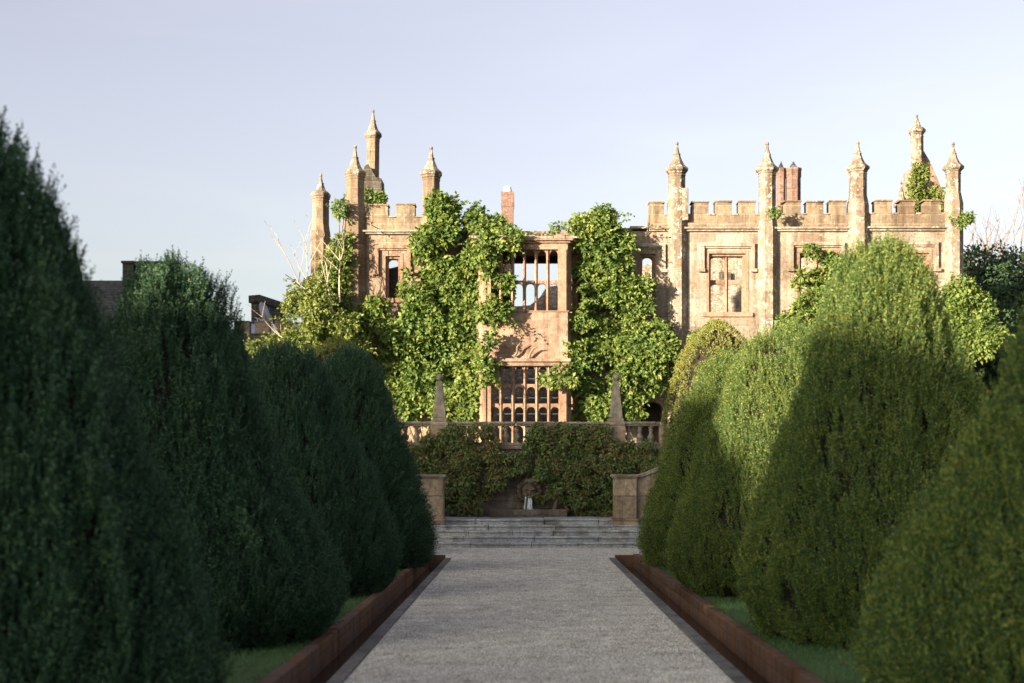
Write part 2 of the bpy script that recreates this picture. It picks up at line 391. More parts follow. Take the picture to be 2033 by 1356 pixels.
# ------------------------------------------------------------------ ground
EYE = np.array([0, 0, CAMH])
MB().add([(-900,-900,-.45),(900,-900,-.45),(900,900,-.45),(-900,900,-.45)], [(0,1,2,3)]).build('ground', M['lawn'])['kind'] = 'structure'
PL, PR = -1.48, 1.72                 # edges of the gravel between the two copings
CW, CHL, CHR = .125, .33, .36        # coping width, channel widths
OW = .12                             # outer channel wall
YE, YS = 28.7, 33.1                  # far end of the channels, front of the bottom step
MB().box(PL, PR, -12, YE, -.4, 0).build('gravel_path', M['gravel'])['kind'] = 'structure'
MB().box(-13, 13, YE+.34, YS+.5, -.4, 0).build('gravel_walk', M['gravel'])['kind'] = 'structure'
lx = PL-CW-CHL-OW; rx = PR+CW+CHR+OW
MB().box(PL-.0, PR, YE, YE+.34, -.4, -.001).build('gravel_strip', M['gravel'])['kind'] = 'structure'
GZ = .06
MB().box(-70, lx, -30, YE+.34, -.44, GZ).box(-70, -13, YE+.34, 37, -.44, GZ).build('lawn', M['lawn'])['kind'] = 'structure'
MB().box(rx, 70, -30, YE+.34, -.44, GZ).box(13, 70, YE+.34, 37, -.44, GZ).build('lawn', M['lawn'])['kind'] = 'structure'
MB().box(-80, 80, 37.45, 140, -.4, 2.3).build('terrace_ground', M['lawn'])['kind'] = 'structure'

for s, side in ((-1, 'left'), (1, 'right')):
    e = PL if s < 0 else PR; cw = CHL if s < 0 else CHR
    root = empty('water_channel', (e+s*(CW+cw/2), 10, 0), f'narrow water channel with a rusty side wall along the {side} path edge', 'water channel', 'water channels beside the path')
    def b(u0, u1, y0, y1, z0, z1, mb):
        a, c = sorted((e+s*u0, e+s*u1)); return mb.box(a, c, y0, y1, z0, z1)
    mb = MB(); y = -11.9
    while y < YE+.1:                                    # coping laid in slabs, a thin joint between
        ln = min(random.uniform(1.1, 1.5), YE+.12-y); dz = random.uniform(-.004, .004)
        b(.002, CW, y, y+ln-.008, -.4, .022+dz, mb); y += ln
    mb.build('coping', M['coping'], root, .008)
    mb = MB(); y = -11.9
    while y < YE+.2:
        ln = min(random.uniform(1.2, 1.7), YE+.2-y); dz = random.uniform(-.006, .006)
        b(CW+cw, CW+cw+OW, y, y+ln-.01, -.38, .10+dz, mb); y += ln
    mb.build('side_wall', M['rust'], root, .012)
    b(CW+.002, CW+cw+OW, YE+.2, YE+.335, -.38, .07, MB()).build('end_wall', M['rust'], root, .01)
    wq = b(CW, CW+cw, -11.9, YE+.2, -.35, -.17, MB()).build('water', M['water'])
    tag(wq, kind='structure')

# loose stones lying on the path, too many to count
def pebbles(n, y0, y1, x0=PL+.02, x1=PR-.02):
    y = y0+(y1-y0)*rng.random(n)**1.35; p = np.stack([rng.uniform(x0, x1, n), y, np.zeros(n)], 1)
    a = rng.uniform(0, 6.28, n); r = rng.uniform(.006, .017, n)[:,None]; e = np.stack([np.cos(a), np.sin(a), np.zeros(n)], 1); f = np.stack([-np.sin(a), np.cos(a), np.zeros(n)], 1)
    t = p+np.array([0, 0, 1])*r*rng.uniform(.5, .9, n)[:,None]; fl = f*rng.uniform(.6, 1, n)[:,None]
    A, B, C, D = p+e*r, p+fl*r, p-e*r, p-fl*r; T1 = t+e*r*.45; T2 = t-e*r*.45
    z = np.array([0, 0, -.003])
    return np.concatenate([np.stack([A+z, B+z, T2, T1], 1), np.stack([B+z, C+z, D+z, T2], 1), np.stack([D+z, A+z, T1, T2], 1)])
M['pebble'] = leaf('gravel_stones', [(.18,.155,.125), (.44,.40,.335), (.66,.62,.545), (.90,.87,.82)], 0, 3, rough=.85, spec=.2)
tag(quad_mesh('loose_gravel', np.concatenate([pebbles(90000, 9.5, 20), pebbles(50000, 18, YE), pebbles(12000, YE+.35, YS, -2.6, 2.6)]), M['pebble']), 'loose pale stones lying over the gravel path', 'gravel', kind='stuff')

# grass blades along the channels, where the lawn shows between the yews
def grass_patch(x0, x1, y0, y1, n):
    p = np.stack([rng.uniform(x0, x1, n), rng.uniform(y0, y1, n), np.full(n, GZ-.005)], 1)
    d = unit(np.stack([rng.normal(0, .35, n), rng.normal(0, .35, n), np.ones(n)], 1))
    return blades(p, d, rng.uniform(.025, .06, n), rng.uniform(.002, .004, n), mid=.3)
gq = np.concatenate([grass_patch(lx-1.2, lx-.01, 10.5, YE, 26000), grass_patch(rx+.01, rx+1.3, 10.5, YE, 28000)])
tag(quad_mesh('grass', gq, M['grass']), 'short green grass growing beside the outer walls of the channels', 'grass', kind='stuff')

# ------------------------------------------------------------------ steps, piers, retaining wall
RISE, TREAD = .125, .36
st = empty('stone_steps', (0, YS, 0), 'broad flight of five shallow grey stone steps at the end of the gravel path', 'steps')
for k in range(5):
    mb = MB(); y0 = YS+k*TREAD; y1 = y0+TREAD+.06
    hw = 4.6 if k < 4 else 2.24
    z0, z1 = k*RISE-.02 if k else -.3, (k+1)*RISE
    x = -hw+.05
    if k == 4: y1 = 37.0
    while x < hw:                                       # slabs of uneven length with a nosing over each riser
        ln = min(random.uniform(.9, 1.9), hw+.05-x)
        dz = random.uniform(-.007, .007); dy = random.uniform(-.015, .012)
        mb.box(x, x+ln-.009, y0+dy+.035, y1, z0, z1-.046+dz).box(x, x+ln-.009, y0+dy, y1, z1-.045+dz, z1+dz); x += ln
    mb.build('step', M['steps'], st, .018)
PYF = YS+3*TREAD+.06                                    # piers stand on the fourth step
def pier(x0, x1, label):
    root = empty('stone_pier', ((x0+x1)/2, PYF+.3, 4*RISE), label, 'pier', 'stair piers')
    z = 4*RISE-.01
    MB().box(x0-.05, x1+.05, PYF-.04, PYF+.66, z, z+.16).build('plinth', M['pier'], root, .02)
    MB().box(x0, x1, PYF, PYF+.62, z+.16, z+1.12).build('shaft', M['pier'], root, .015)
    MB().box(x0-.03, x1+.03, PYF-.03, PYF+.65, z+1.12, z+1.16).box(x0-.06, x1+.06, PYF-.06, PYF+.68, z+1.16, z+1.225).build('cap', M['garden'], root, .018)
pl = (PX(838, PYF), PX(880, PYF)); prr = (PX(1220, PYF), PX(1264, PYF))
pier(pl[0]-.05, pl[1], 'square stone pier at the left end of the top step, partly hidden by a yew')
pier(prr[0], prr[1], 'square stone pier at the right end of the top step beside a sloping parapet')
WY = 36.95                                               # face of the retaining wall
rw = empty('retaining_wall', (0, WY+.25, .5), 'dark mossy stone terrace retaining wall mostly hidden by ivy', 'retaining wall')
MB().box(-30, 30, WY, WY+.5, .3, 2.36).build('wall', M['retaining'], rw)
MB().box(-30, 30, WY-.07, WY+.55, 2.36, 2.45).build('string_course', M['garden'], rw, .02)
# stair parapets climbing outwards from the piers
for s, (xa, xb), lab in ((1, prr, 'sloping stone stair parapet rising from the right pier towards the yew'), (-1, pl, 'sloping stone stair parapet behind the left pier, hidden by yews')):
    xi = xb if s > 0 else xa-.05
    root = empty('stair_parapet', (xi, PYF+.4, 4*RISE), lab, 'stair parapet')
    poly = [(xi+s*.003, .3), (xi+s*3.2, .3), (xi+s*3.2, 2.9), (xi+s*.3, 1.70), (xi+s*.003, 1.62)]
    if s < 0: poly = poly[::-1]
    MB().prism(poly, PYF+.12, PYF+.5).build('wall', M['pier'], root)
    cp = [(xi+s*.066, 1.625), (xi+s*.3, 1.705), (xi+s*3.2, 2.905), (xi+s*3.2, 3.0), (xi+s*.28, 1.79), (xi+s*.066, 1.71)]
    if s < 0: cp = cp[::-1]
    MB().prism(cp, PYF+.06, PYF+.56).build('coping', M['garden'], root, .015)
    mb = MB()
    for k in range(10): mb.box(*sorted((xi+s*(.3+.3*k), xi+s*(3.8))), PYF+.6, WY-.01, .5+.17*k-.01, .5+.17*(k+1))
    mb.build('stair', M['steps'], root, .01)

# balustrade with two obelisks
BY = WY+.24
bal = empty('balustrade', (0, BY, 2.45), 'long weathered stone balustrade along the terrace edge', 'balustrade')
ZB0, ZB1 = 2.45, PZ(846, BY)
MB().box(-7.5, 3.95, BY-.17, BY+.17, ZB0, ZB0+.09).build('plinth', M['garden'], bal, .015)
mb = MB(); x = -7.5
while x < 3.95:
    ln = min(random.uniform(1.0, 1.6), 3.95-x); dz = random.uniform(-.005, .005)
    mb.box(x, x+ln-.006, BY-.15, BY+.15, ZB1, ZB1+.045+dz).box(x, x+ln-.006, BY-.19, BY+.19, ZB1+.045+dz, ZB1+.11+dz); x += ln
mb.build('rail', M['garden'], bal, .02)
bh = ZB1-ZB0-.09
bprof = [(.085,0),(.085,.05),(.055,.07),(.05,.12),(.075,.2),(.098,.3),(.09,.38),(.055,.52),(.042,.62),(.05,.7),(.07,.74),(.05,.8),(.06,.88),(.085,.92),(.085,1)]
bm_ = MB().lathe([(r, z*bh) for r, z in bprof], 0, 0, 12, True, 0)
bo = bm_.build('baluster', M['garden'])
peds = [PX(873, BY), PX(1223, BY), PX(1318, BY), PX(776, BY)]
xs_ = [x for x in np.arange(-7.2, 3.9, .292) if all(abs(x-p) > .33 for p in peds)]
for i, x in enumerate(xs_):
    o = bo if i == 0 else bo.copy()
    if i: COL.objects.link(o)
    o.parent = bal; o.location = Vector((x, BY, ZB0+.09))-origin(bal)
    o.rotation_euler = (0, 0, random.uniform(0, 6))
for i, x in enumerate(peds):
    hw = .225 if i < 2 else .13
    MB().box(x-hw, x+hw, BY-.215, BY+.215, ZB0+.002, ZB1+.112).build('pedestal', M['pier'], bal, .012)
def obelisk(x, label):
    z0 = ZB1+.114
    root = empty('obelisk', (x, BY, z0), label, 'obelisk', 'obelisks on the balustrade')
    MB().lathe([(.27*1.0, z0), (.27, z0+.07), (.22, z0+.10)], x, BY, 4).build('base', M['garden'], root, .01)
    zt = PZ(757, BY)
    MB().lathe([(.235, z0+.10), (.225, z0+.2), (.105, zt-.02), (.085, zt)], x, BY, 4).build('shaft', M['garden'], root, .012)
    MB().lathe([(.04, zt), (.06, zt+.015), (.035, zt+.03)], x, BY, 10).ball((x, BY, zt+.105), .095, 16, 10).build('ball', M['garden'], root)
obelisk(PX(873, BY), 'weathered tapering stone obelisk with a ball finial, left of the mullioned bay window')
obelisk(PX(1223, BY), 'weathered tapering stone obelisk with a ball finial and white lichen, right of the bay window')

# wall fountain
FXc = PX(1051, WY); fz = .625
fo = empty('wall_fountain', (FXc, WY-.2, fz), 'stone lion mask wall fountain spouting water into a low stone basin', 'fountain')
x0, x1 = PX(972, WY-.8), PX(1126, WY-.8)
mb = MB(); zb = fz+.20
mb.box(x0, x1, WY-.85, WY-.68, fz-.01, zb).box(x0, x0+.15, WY-.68, WY-.001, fz-.01, zb).box(x1-.15, x1, WY-.68, WY-.001, fz-.01, zb)
mb.box(x0+.15, x1-.15, WY-.68, WY-.001, fz-.01, fz+.03)
mb.build('basin', M['retaining'], fo, .02)
MB().box(x0+.152, x1-.152, WY-.678, WY-.003, fz+.032, zb-.04).build('basin_water', M['water'], fo)
nz = lambda py: PZ(py, WY)
MB().prism([(FXc-.6, fz+.2), (FXc+.8, fz+.2), (FXc+.78, nz(985)), (FXc+.5, nz(972)), (FXc+.2, nz(962)), (FXc-.2, nz(962)), (FXc-.5, nz(975))], WY-.05, WY-.001).build('back_panel', M['retaining'], fo, .01)
mz = nz(976); yc = WY-.17
mk = MB().ball((FXc, yc, mz), .16, 16, 12, (.95, .75, 1.1))
mk.ball((FXc, yc-.11, mz-.03), .06, 10, 8, (.8, 1, .9)).ball((FXc-.06, yc-.09, mz-.07), .06, 10, 8).ball((FXc+.06, yc-.09, mz-.07), .06, 10, 8)
mk.ball((FXc-.07, yc-.09, mz+.05), .055, 10, 8, (1.1, .8, .6)).ball((FXc+.07, yc-.09, mz+.05), .055, 10, 8, (1.1, .8, .6))
mk.ball((FXc, yc-.06, mz-.14), .07, 10, 8, (1.2, .8, .6))
for k in range(14):
    a = 2*math.pi*k/14; mk.ball((FXc+.2*math.cos(a), yc+.05, mz+.2*math.sin(a)), .07, 8, 6, (1, .9, 1))
mk.v = [(FXc+(x-FXc)*1.3, yc+(y-yc)*1.3, mz+(z-mz)*1.25) for x, y, z in mk.v]
mk.build('lion_mask', M['lead'], fo)
MB().lathe([(.16, mz+.24), (.20, mz+.26), (.21, mz+.30), (.15, mz+.33), (.13, mz+.36)], FXc, WY-.12, 12, False, None, 1, .5).build('bracket_cap', M['garden'], fo)
mb = MB()
for k in range(11):
    x = FXc+random.uniform(-.10, .10); t0 = mz-.1; pts = []
    for i in range(7):
        u = i/6; pts.append((x+(x-FXc)*.35*u+random.uniform(-.006, .006), yc-.13-.12*math.sqrt(u), t0-(t0-zb+.02)*u*u*.5-(t0-zb+.02)*u*.5))
    mb.tube(pts, [.004+.008*random.random() for _ in pts], 5)
mb.build('water_jet', M['jet'], fo)
fr = empty('fern', (FXc+.25, WY-.1, zb-.05), 'small yellow green fern beside the fountain spout', 'fern')
Q = []
for k in range(11):
    a = random.uniform(-1.2, 1.2); L = random.uniform(.38, .62); c = np.array([FXc+.27, WY-.2, mz-.26])
    for i in range(16):
        u = i/16; p = c+np.array([math.sin(a)*L*u, -.22*u, L*u*(1.15-.95*u)])
        for s in (-1, 1): Q.append((p, unit(np.array([[s*math.cos(a), -.3, -.3*s*math.sin(a)-.25]]))[0], .13*(1-u*.8)))
quad_mesh('fronds', blades(np.array([q[0] for q in Q]), np.array([q[1] for q in Q]), np.array([q[2] for q in Q]), np.full(len(Q), .02)), M['fern'], fr)

# ------------------------------------------------------------------ foliage builders
def in_poly(px, py, poly):
    x0 = np.array([p[0] for p in poly]); y0 = np.array([p[1] for p in poly]); x1 = np.roll(x0, -1); y1 = np.roll(y0, -1)
    r = np.zeros(len(px), bool)
    for a, b, c, d in zip(x0, y0, x1, y1):
        if b == d: continue
        r ^= ((b > py) != (d > py)) & (px < (c-a)*(py-b)/(d-b)+a)
    return r
def clump_leaves(c, r, per, size, droop=.35, flat=.6, back=True):
    """leaves filling clumps: centres c (k,3), radii r; flat squeezes depth"""
    out = []
    for ci, ri in zip(c, r):
        n = max(6, int(per*ri*ri*random.uniform(.75, 1.25)))
        d = rnd(n)
        if not back: d[:,1] = -np.abs(d[:,1])*1.0+rng.uniform(0, .4, n); d = unit(d)
        rad = ri*(rng.uniform(.2, 1.0, n)**.55)*(.72+.62*vnoise(d*2.6+ci*3.1, 4))
        p = ci+d*rad[:,None]*np.array([1, flat, 1])
        nrm = unit(d*np.array([1, 1, .8])+np.array([0, -.25, .45])+rng.normal(0, .55, (n, 3)))
        dr = unit(np.cross(nrm, rnd(n))+d*.55+np.array([0, 0, -droop]))
        sd = nrm
        ln = rng.uniform(.45, 1.3, n)*size
        out.append(blades(p, dr, ln, ln*rng.uniform(.2, .32, n), side=sd))
    return np.concatenate(out)
def climber(name, label, cat, polys, Y, m, rmin=.28, rmax=.6, dens=1.0, per=2600, size=.15, dmax=.8, stems=0, stem_m=None, group=None, loc=None, droop=.35, thin=.12, sprays=0):
    allc, allr = [], []
    Y0 = Y; dm0 = dmax
    for poly in polys:
        Y = Y0; dmax = dm0
        if isinstance(poly[1], float): poly, Y = poly; dmax = .2
        pa = np.array(poly, float); x0, y0 = pa.min(0); x1, y1 = pa.max(0)
        area = (x1-x0)*(y1-y0)*(Y/F)**2
        k = int(area*dens*3.2); px = rng.uniform(x0, x1, k); py = rng.uniform(y0, y1, k)
        ok = in_poly(px, py, poly); px, py = px[ok], py[ok]; k = len(px)
        rr = rng.uniform(rmin, rmax, k)*(1 if Y == Y0 else .7)
        X = PX(px, Y); Z = PZ(py, Y)
        big = vnoise(np.stack([X*.7, Z*.7, np.zeros(k)], 1), 3)
        Yc = Y-rng.uniform(.05, .35, k)-dmax*np.clip(big*1.6-.5, 0, 1)
        keep = vnoise(np.stack([X*1.3, Z*1.3, np.zeros(k)], 1), 9) > thin
        allc.append(np.stack([X, Yc, Z], 1)[keep]); allr.append(rr[keep])
    Y = Y0
    c = np.concatenate(allc); r = np.concatenate(allr)
    root = empty(name, (float(c[:,0].mean()), Y-.2, 2.3) if loc is None else loc, label, cat, group)
    fol = [clump_leaves(c, r, per, size, droop)]
    if sprays:                                          # loose trailing shoots breaking the outline
        i = rng.integers(0, len(c), sprays); p = c[i]+rnd(sprays)*r[i][:,None]*.8
        d = unit(rng.normal(0, .6, (sprays, 3))+np.array([0, -.55, .35])); L = rng.uniform(.35, 1.0, sprays)
        for j in range(12):
            u = j/12; q = p+d*(L*u)[:,None]+np.array([0, 0, -.45])*(L*u*u)[:,None]
            for _ in range(2): fol.append(blades(q, unit(d*.5+rnd(sprays)+np.array([0, 0, -.3])), rng.uniform(.5, 1.1, sprays)*size*(1-.4*u), np.full(sprays, size*.2)))
    quad_mesh('foliage', np.concatenate(fol), m, root)
    if stems:
        mb = MB()
        xs = c[:,0]; zlo, zhi = (2.3, c[:,2].max()-.3) if loc is None else (c[:,2].min(), c[:,2].max()-.2)
        for s in range(stems):
            tgt = c[rng.integers(len(c))]; x = random.uniform(xs.min()+.3, xs.max()-.3) if loc is None else tgt[0]
            n = 9; pts = [(x+(tgt[0]-x)*(i/n)+random.uniform(-.12, .12), Y-.08-random.uniform(0, .08), zlo+(tgt[2]-zlo)*i/n) for i in range(n+1)]
            mb.tube(pts, [.05*(1-.7*i/n)+.008 for i in range(n+1)], 6)
        mb.build('stem', stem_m or M['bark'], root)
    return root

def prof_r(t, P):
    ts = [p[0] for p in P]; rs = [p[1] for p in P]; return np.interp(t, ts, rs)
def smooth_prof(P, k=3):
    t = np.linspace(0, 1, 60); r = prof_r(t, P)
    for _ in range(k): r[1:-1] = (r[:-2]+2*r[1:-1]+r[2:])/4
    return list(zip(t, r))
# half outlines (height fraction, radius fraction) of each clipped yew
P_L1 = [(0,.88),(.08,1),(.34,.78),(.49,.635),(.71,.455),(.85,.33),(.93,.22),(1,.02)]
P_L2 = [(0,.84),(.02,.88),(.09,1),(.175,.935),(.32,.745),(.42,.62),(.58,.5),(.757,.39),(.84,.337),(.946,.257),(.99,.15),(1,.02)]
P_L3 = [(0,.86),(.065,.97),(.15,1),(.27,.93),(.42,.81),(.56,.64),(.67,.52),(.79,.42),(.917,.32),(.98,.17),(1,.02)]
P_L4 = [(0,.9),(.11,1),(.19,.96),(.335,.84),(.475,.715),(.66,.56),(.758,.47),(.9,.35),(.97,.2),(1,.02)]
P_R2 = [(0,.9),(.09,1),(.17,.98),(.28,.917),(.405,.805),(.54,.667),(.69,.53),(.855,.39),(.97,.2),(1,.02)]
P_R3 = [(0,.85),(.015,.89),(.08,.985),(.16,1),(.27,.93),(.43,.81),(.565,.717),(.68,.6),(.817,.523),(.91,.41),(.98,.24),(1,.03)]
P_R4 = [(0,.84),(.05,.9),(.13,1),(.18,.99),(.285,.903),(.39,.80),(.52,.714),(.64,.593),(.755,.472),(.846,.403),(.93,.334),(.98,.21),(1,.03)]
P_R5 = [(0,.9),(.13,1),(.21,.95),(.35,.79),(.435,.69),(.54,.55),(.645,.44),(.76,.32),(.9,.2),(1,.02)]
def topiary(label, X, Y, H, R, P, seed, n=26000, m=None, shoot=1.0, wisps=0, streaks=800, ln=(.10,.23), up=.98, out=.34, needle=.031, depth=.125, rough=1.0, lean=0.0, group='clipped yew topiaries lining the path', cat='topiary', z0=GZ, name='yew_topiary', wd=.0062, nb=16):
    g = np.random.default_rng(seed); m = m or M['yew']
    P = smooth_prof(P)
    tt = np.linspace(0, 1, 200); rr = prof_r(tt, P)*R; zz = tt*H
    ds = np.sqrt(np.gradient(rr)**2+np.gradient(zz)**2); wgt = ds*(rr+.05); cdf = np.cumsum(wgt); cdf /= cdf[-1]
    def surf(t, th):
        r = np.maximum(prof_r(t, P)*R-.05, prof_r(t, P)*R*.5)
        dr = (prof_r(np.clip(t+.01, 0, 1), P)-prof_r(np.clip(t-.01, 0, 1), P))*R
        dz = (np.clip(t+.01, 0, 1)-np.clip(t-.01, 0, 1))*H
        nn = unit(np.stack([np.cos(th)*dz, np.sin(th)*dz, -dr], 1))
        q = np.stack([np.cos(th)*2.2*R, np.sin(th)*2.2*R, t*H*.75], 1)
        d = (vnoise(q*1.15, seed)-.5)*.17*rough+(vnoise(q*np.array([3.2,3.2,1.3]), seed+1)-.5)*.14*rough
        p = np.stack([X+lean*t*H+r*np.cos(th), Y+r*np.sin(th), z0+t*H], 1)+nn*d[:,None]
        return p, nn
    # solid inner body, near black so gaps between shoots read as shade
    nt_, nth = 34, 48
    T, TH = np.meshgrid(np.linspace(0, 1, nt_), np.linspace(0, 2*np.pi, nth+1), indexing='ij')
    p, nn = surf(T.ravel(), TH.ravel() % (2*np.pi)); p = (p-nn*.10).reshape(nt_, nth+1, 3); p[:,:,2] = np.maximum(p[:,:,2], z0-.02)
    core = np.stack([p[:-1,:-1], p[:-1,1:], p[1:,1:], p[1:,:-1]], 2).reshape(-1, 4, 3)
    # upright shoots, each set round with needles
    k = n; t = np.interp(g.random(k), cdf, tt); th = g.random(k)*2*np.pi
    p, nn = surf(t, th)
    facing = (nn*unit(EYE-p)).sum(1)
    keep = (facing > -.25) | (g.random(k) < .2); p, nn, t = p[keep], nn[keep], t[keep]
    fine = vnoise(p*np.array([8, 8, 2.4]), seed+5)*.65+vnoise(p*np.array([17, 17, 7]), seed+6)*.35
    keep = g.random(len(p)) < np.clip((fine-.22)*3.2, .12, 1); p, nn, fine = p[keep], nn[keep], fine[keep]; k = len(p)
    p = p+nn*((fine-.66)*depth)[:,None]
    upv = np.array([0, 0, 1.0])
    d = unit(upv*up+nn*out+g.normal(0, .2, (k, 3)))
    L = g.uniform(*ln, k)*shoot*(.6+.8*fine)
    ref = rnd(k, g); e1 = unit(np.cross(d, ref)); e2 = np.cross(d, e1)
    qs = [blades(p-d*.02, d, L*1.02, np.full(k, wd*.45), mid=.2)]
    for b_ in range(nb):
        u = (b_+g.random(k))/nb; a = b_*2.4+g.uniform(0, .8, k)
        rad = e1*np.cos(a)[:,None]+e2*np.sin(a)[:,None]
        dd = unit(d*(.55+.5*u)[:,None]+rad*(1.0-.35*u)[:,None]+g.normal(0, .12, (k, 3)))
        qs.append(blades(p+d*(L*u)[:,None], dd, needle*(1.15-.5*u)*g.uniform(.8, 1.2, k), np.full(k, wd)*g.uniform(.7, 1.2, k), mid=.45))
    for wisps, body in ((streaks, True), (wisps, False)):
        if not wisps: continue
        t = np.interp(g.random(wisps), cdf, tt) if body else 1-g.random(wisps)**1.6*.62; th = g.random(wisps)*2*np.pi; p, nn = surf(t, th)
        d = unit(upv*1.5+nn*(.32 if body else .5)+g.normal(0, .1 if body else .2, (wisps, 3))); WL = g.uniform(.16, .36, wisps) if body else g.uniform(.10, .32, wisps)
        if body: p = p-nn*.015
        qs.append(blades(p, d, WL, np.full(wisps, .005), mid=.2))
        for j in range(9):
            u = .25+.75*j/9; pp = p+d*(WL*u)[:,None]
            for _ in range(2): qs.append(blades(pp, unit(d*.6+g.normal(0, .5, (wisps, 3))), np.full(wisps, .055*(1.25-u)), np.full(wisps, .007)))
    root = empty(name, (X, Y, z0), label, cat, group)
    crown = quad_mesh('crown', np.concatenate(qs), m, root)
    quad_mesh('shade_core', core, M['inner'], crown)
    MB().lathe([(.16, z0-.05), (.13, z0+.3), (.1, z0+H*.6)], X, Y, 8, True).build('trunk', M['bark'], root)
    return root

# ------------------------------------------------------------------ the yews
topiary('huge dark yew with wispy shoots, nearest on the left edge of the view', PX(-25, 8.7), 8.7, 3.62, 1.40, P_L1, 11, 31000, wisps=260, rough=1.0, shoot=1.1)
topiary('broad flat topped dark yew with wispy shoots, second on the left of the path', PX(345, 14.3), 14.3, 3.68, 1.74, P_L2, 12, 34100, wisps=150, rough=.9)
topiary('neatly rounded dark yew, third on the left of the path', PX(562, 19.8), 19.8, 3.35, 1.62, P_L3, 13, 29450, rough=.6)
topiary('feathery dark yew beside the left end of the steps, furthest on the left', PX(697, 25.3), 25.3, 3.76, 1.42, P_L4, 14, 21700, ln=(.14,.28), up=.6, out=.75, needle=.045, rough=.8)
topiary('large yew nearest on the right, cut off by the right edge of the view', PX(2175, 9.0), 9.0, 3.02, 1.46, P_R5, 21, 29450, m=M['yew_lit_tone'], rough=1.0, shoot=1.1)
topiary('tallest yew on the right with a sunlit top in front of the last battlements', PX(1755, 14.3), 14.3, 3.86, 1.44, P_R4, 22, 37200, m=M['yew_lit_tone'], wisps=40, rough=.9)
topiary('yew with a bright sunlit stripe down its side, second from the steps on the right', PX(1575, 19.8), 19.8, 3.60, 1.76, P_R3, 23, 34100, m=M['yew_lit_tone'], rough=.7)
topiary('dark shaded yew beside the right end of the steps', PX(1445, 25.3), 25.3, 3.74, 1.5, P_R2, 24, 23250, m=M['yew_lit_tone'], ln=(.12,.24), up=.65, out=.7, needle=.042, rough=.8)
def box_bush(label, X, Y, H, R, z0, seed):
    topiary(label, X, Y, H, R, [(0,.85),(.2,.97),(.4,1.0),(.6,.95),(.75,.83),(.87,.63),(.95,.4),(.99,.15),(1,.02)], seed, 15000, m=M['box'], streaks=0, ln=(.05,.09), up=.3, out=.6, needle=.04, depth=.12, rough=.5, group='rounded box bushes on the terrace', cat='bush', z0=z0, name='box_bush', wd=.011, nb=6)
box_bush('rounded bronze green box bush behind the far left yew', PX(672, 30), 30, PZ(672, 30), 1.22, 0.0, 31)
box_bush('rounded golden sunlit box bush behind the far right yew', PX(1425, 30.5), 30.5, PZ(640, 30.5), 1.24, 0.0, 32)

# unseen mass added on the left, shaped to shade the avenue, with sun gaps
def shade_mass(prof_y, label, x=-14.0, wdt=2.2):
    """unseen added hedge along y with heights from [(y, h)...]"""
    root = empty('added_shade_mass', (x, (prof_y[0][0]+prof_y[-1][0])/2, GZ), label, 'shade_mass')
    ys = np.unique(np.concatenate([np.arange(prof_y[0][0], prof_y[-1][0], .4), [p[0] for p in prof_y]]))
    hh = np.interp(ys, [p[0] for p in prof_y], [p[1] for p in prof_y])
    mb = MB(); v = []; f = []
    prof = [(-1, 0), (-1.02, .5), (-.98, .93), (-.6, 1.0), (.6, 1.0), (.98, .93), (1.02, .5), (1, 0)]
    for y, h in zip(ys, hh):
        h = h+(.35*mnoise.noise((y*.6, x, 0)) if h > 6.5 else 0)+.12*mnoise.noise((y*2, x, 3))
        for u, q in prof: v.append((x+u*wdt/2+.12*mnoise.noise((y*1.3, u*3, q*4)), y+.05*mnoise.noise((q*6, y, u)), GZ+h*q))
    k = len(prof); n = len(ys)-1
    for i in range(n):
        for j in range(k-1): f.append((i*k+j, i*k+j+1, (i+1)*k+j+1, (i+1)*k+j))
    f.append(tuple(range(k))); f.append(tuple(range(n*k+k-1, n*k-1, -1)))
    mb.add(v, f); mb.build('foliage', M['yew'], root)
shade_mass([(y-23.4, h+6.2) for y, h in ((-30, 6.8), (1.2, 6.9), (1.5, 3.6), (4.0, 3.6), (4.3, 5.6), (5.9, 5.6), (6.2, 7.4), (11.5, 6.6), (12.2, 5.7), (14.6, 5.7), (15.6, 7.4), (18, 8.3), (30.5, 9.2))], 'long unseen mass added to cast shade, with dips for the sun, far beyond the left edge', x=-40.0, wdt=3)

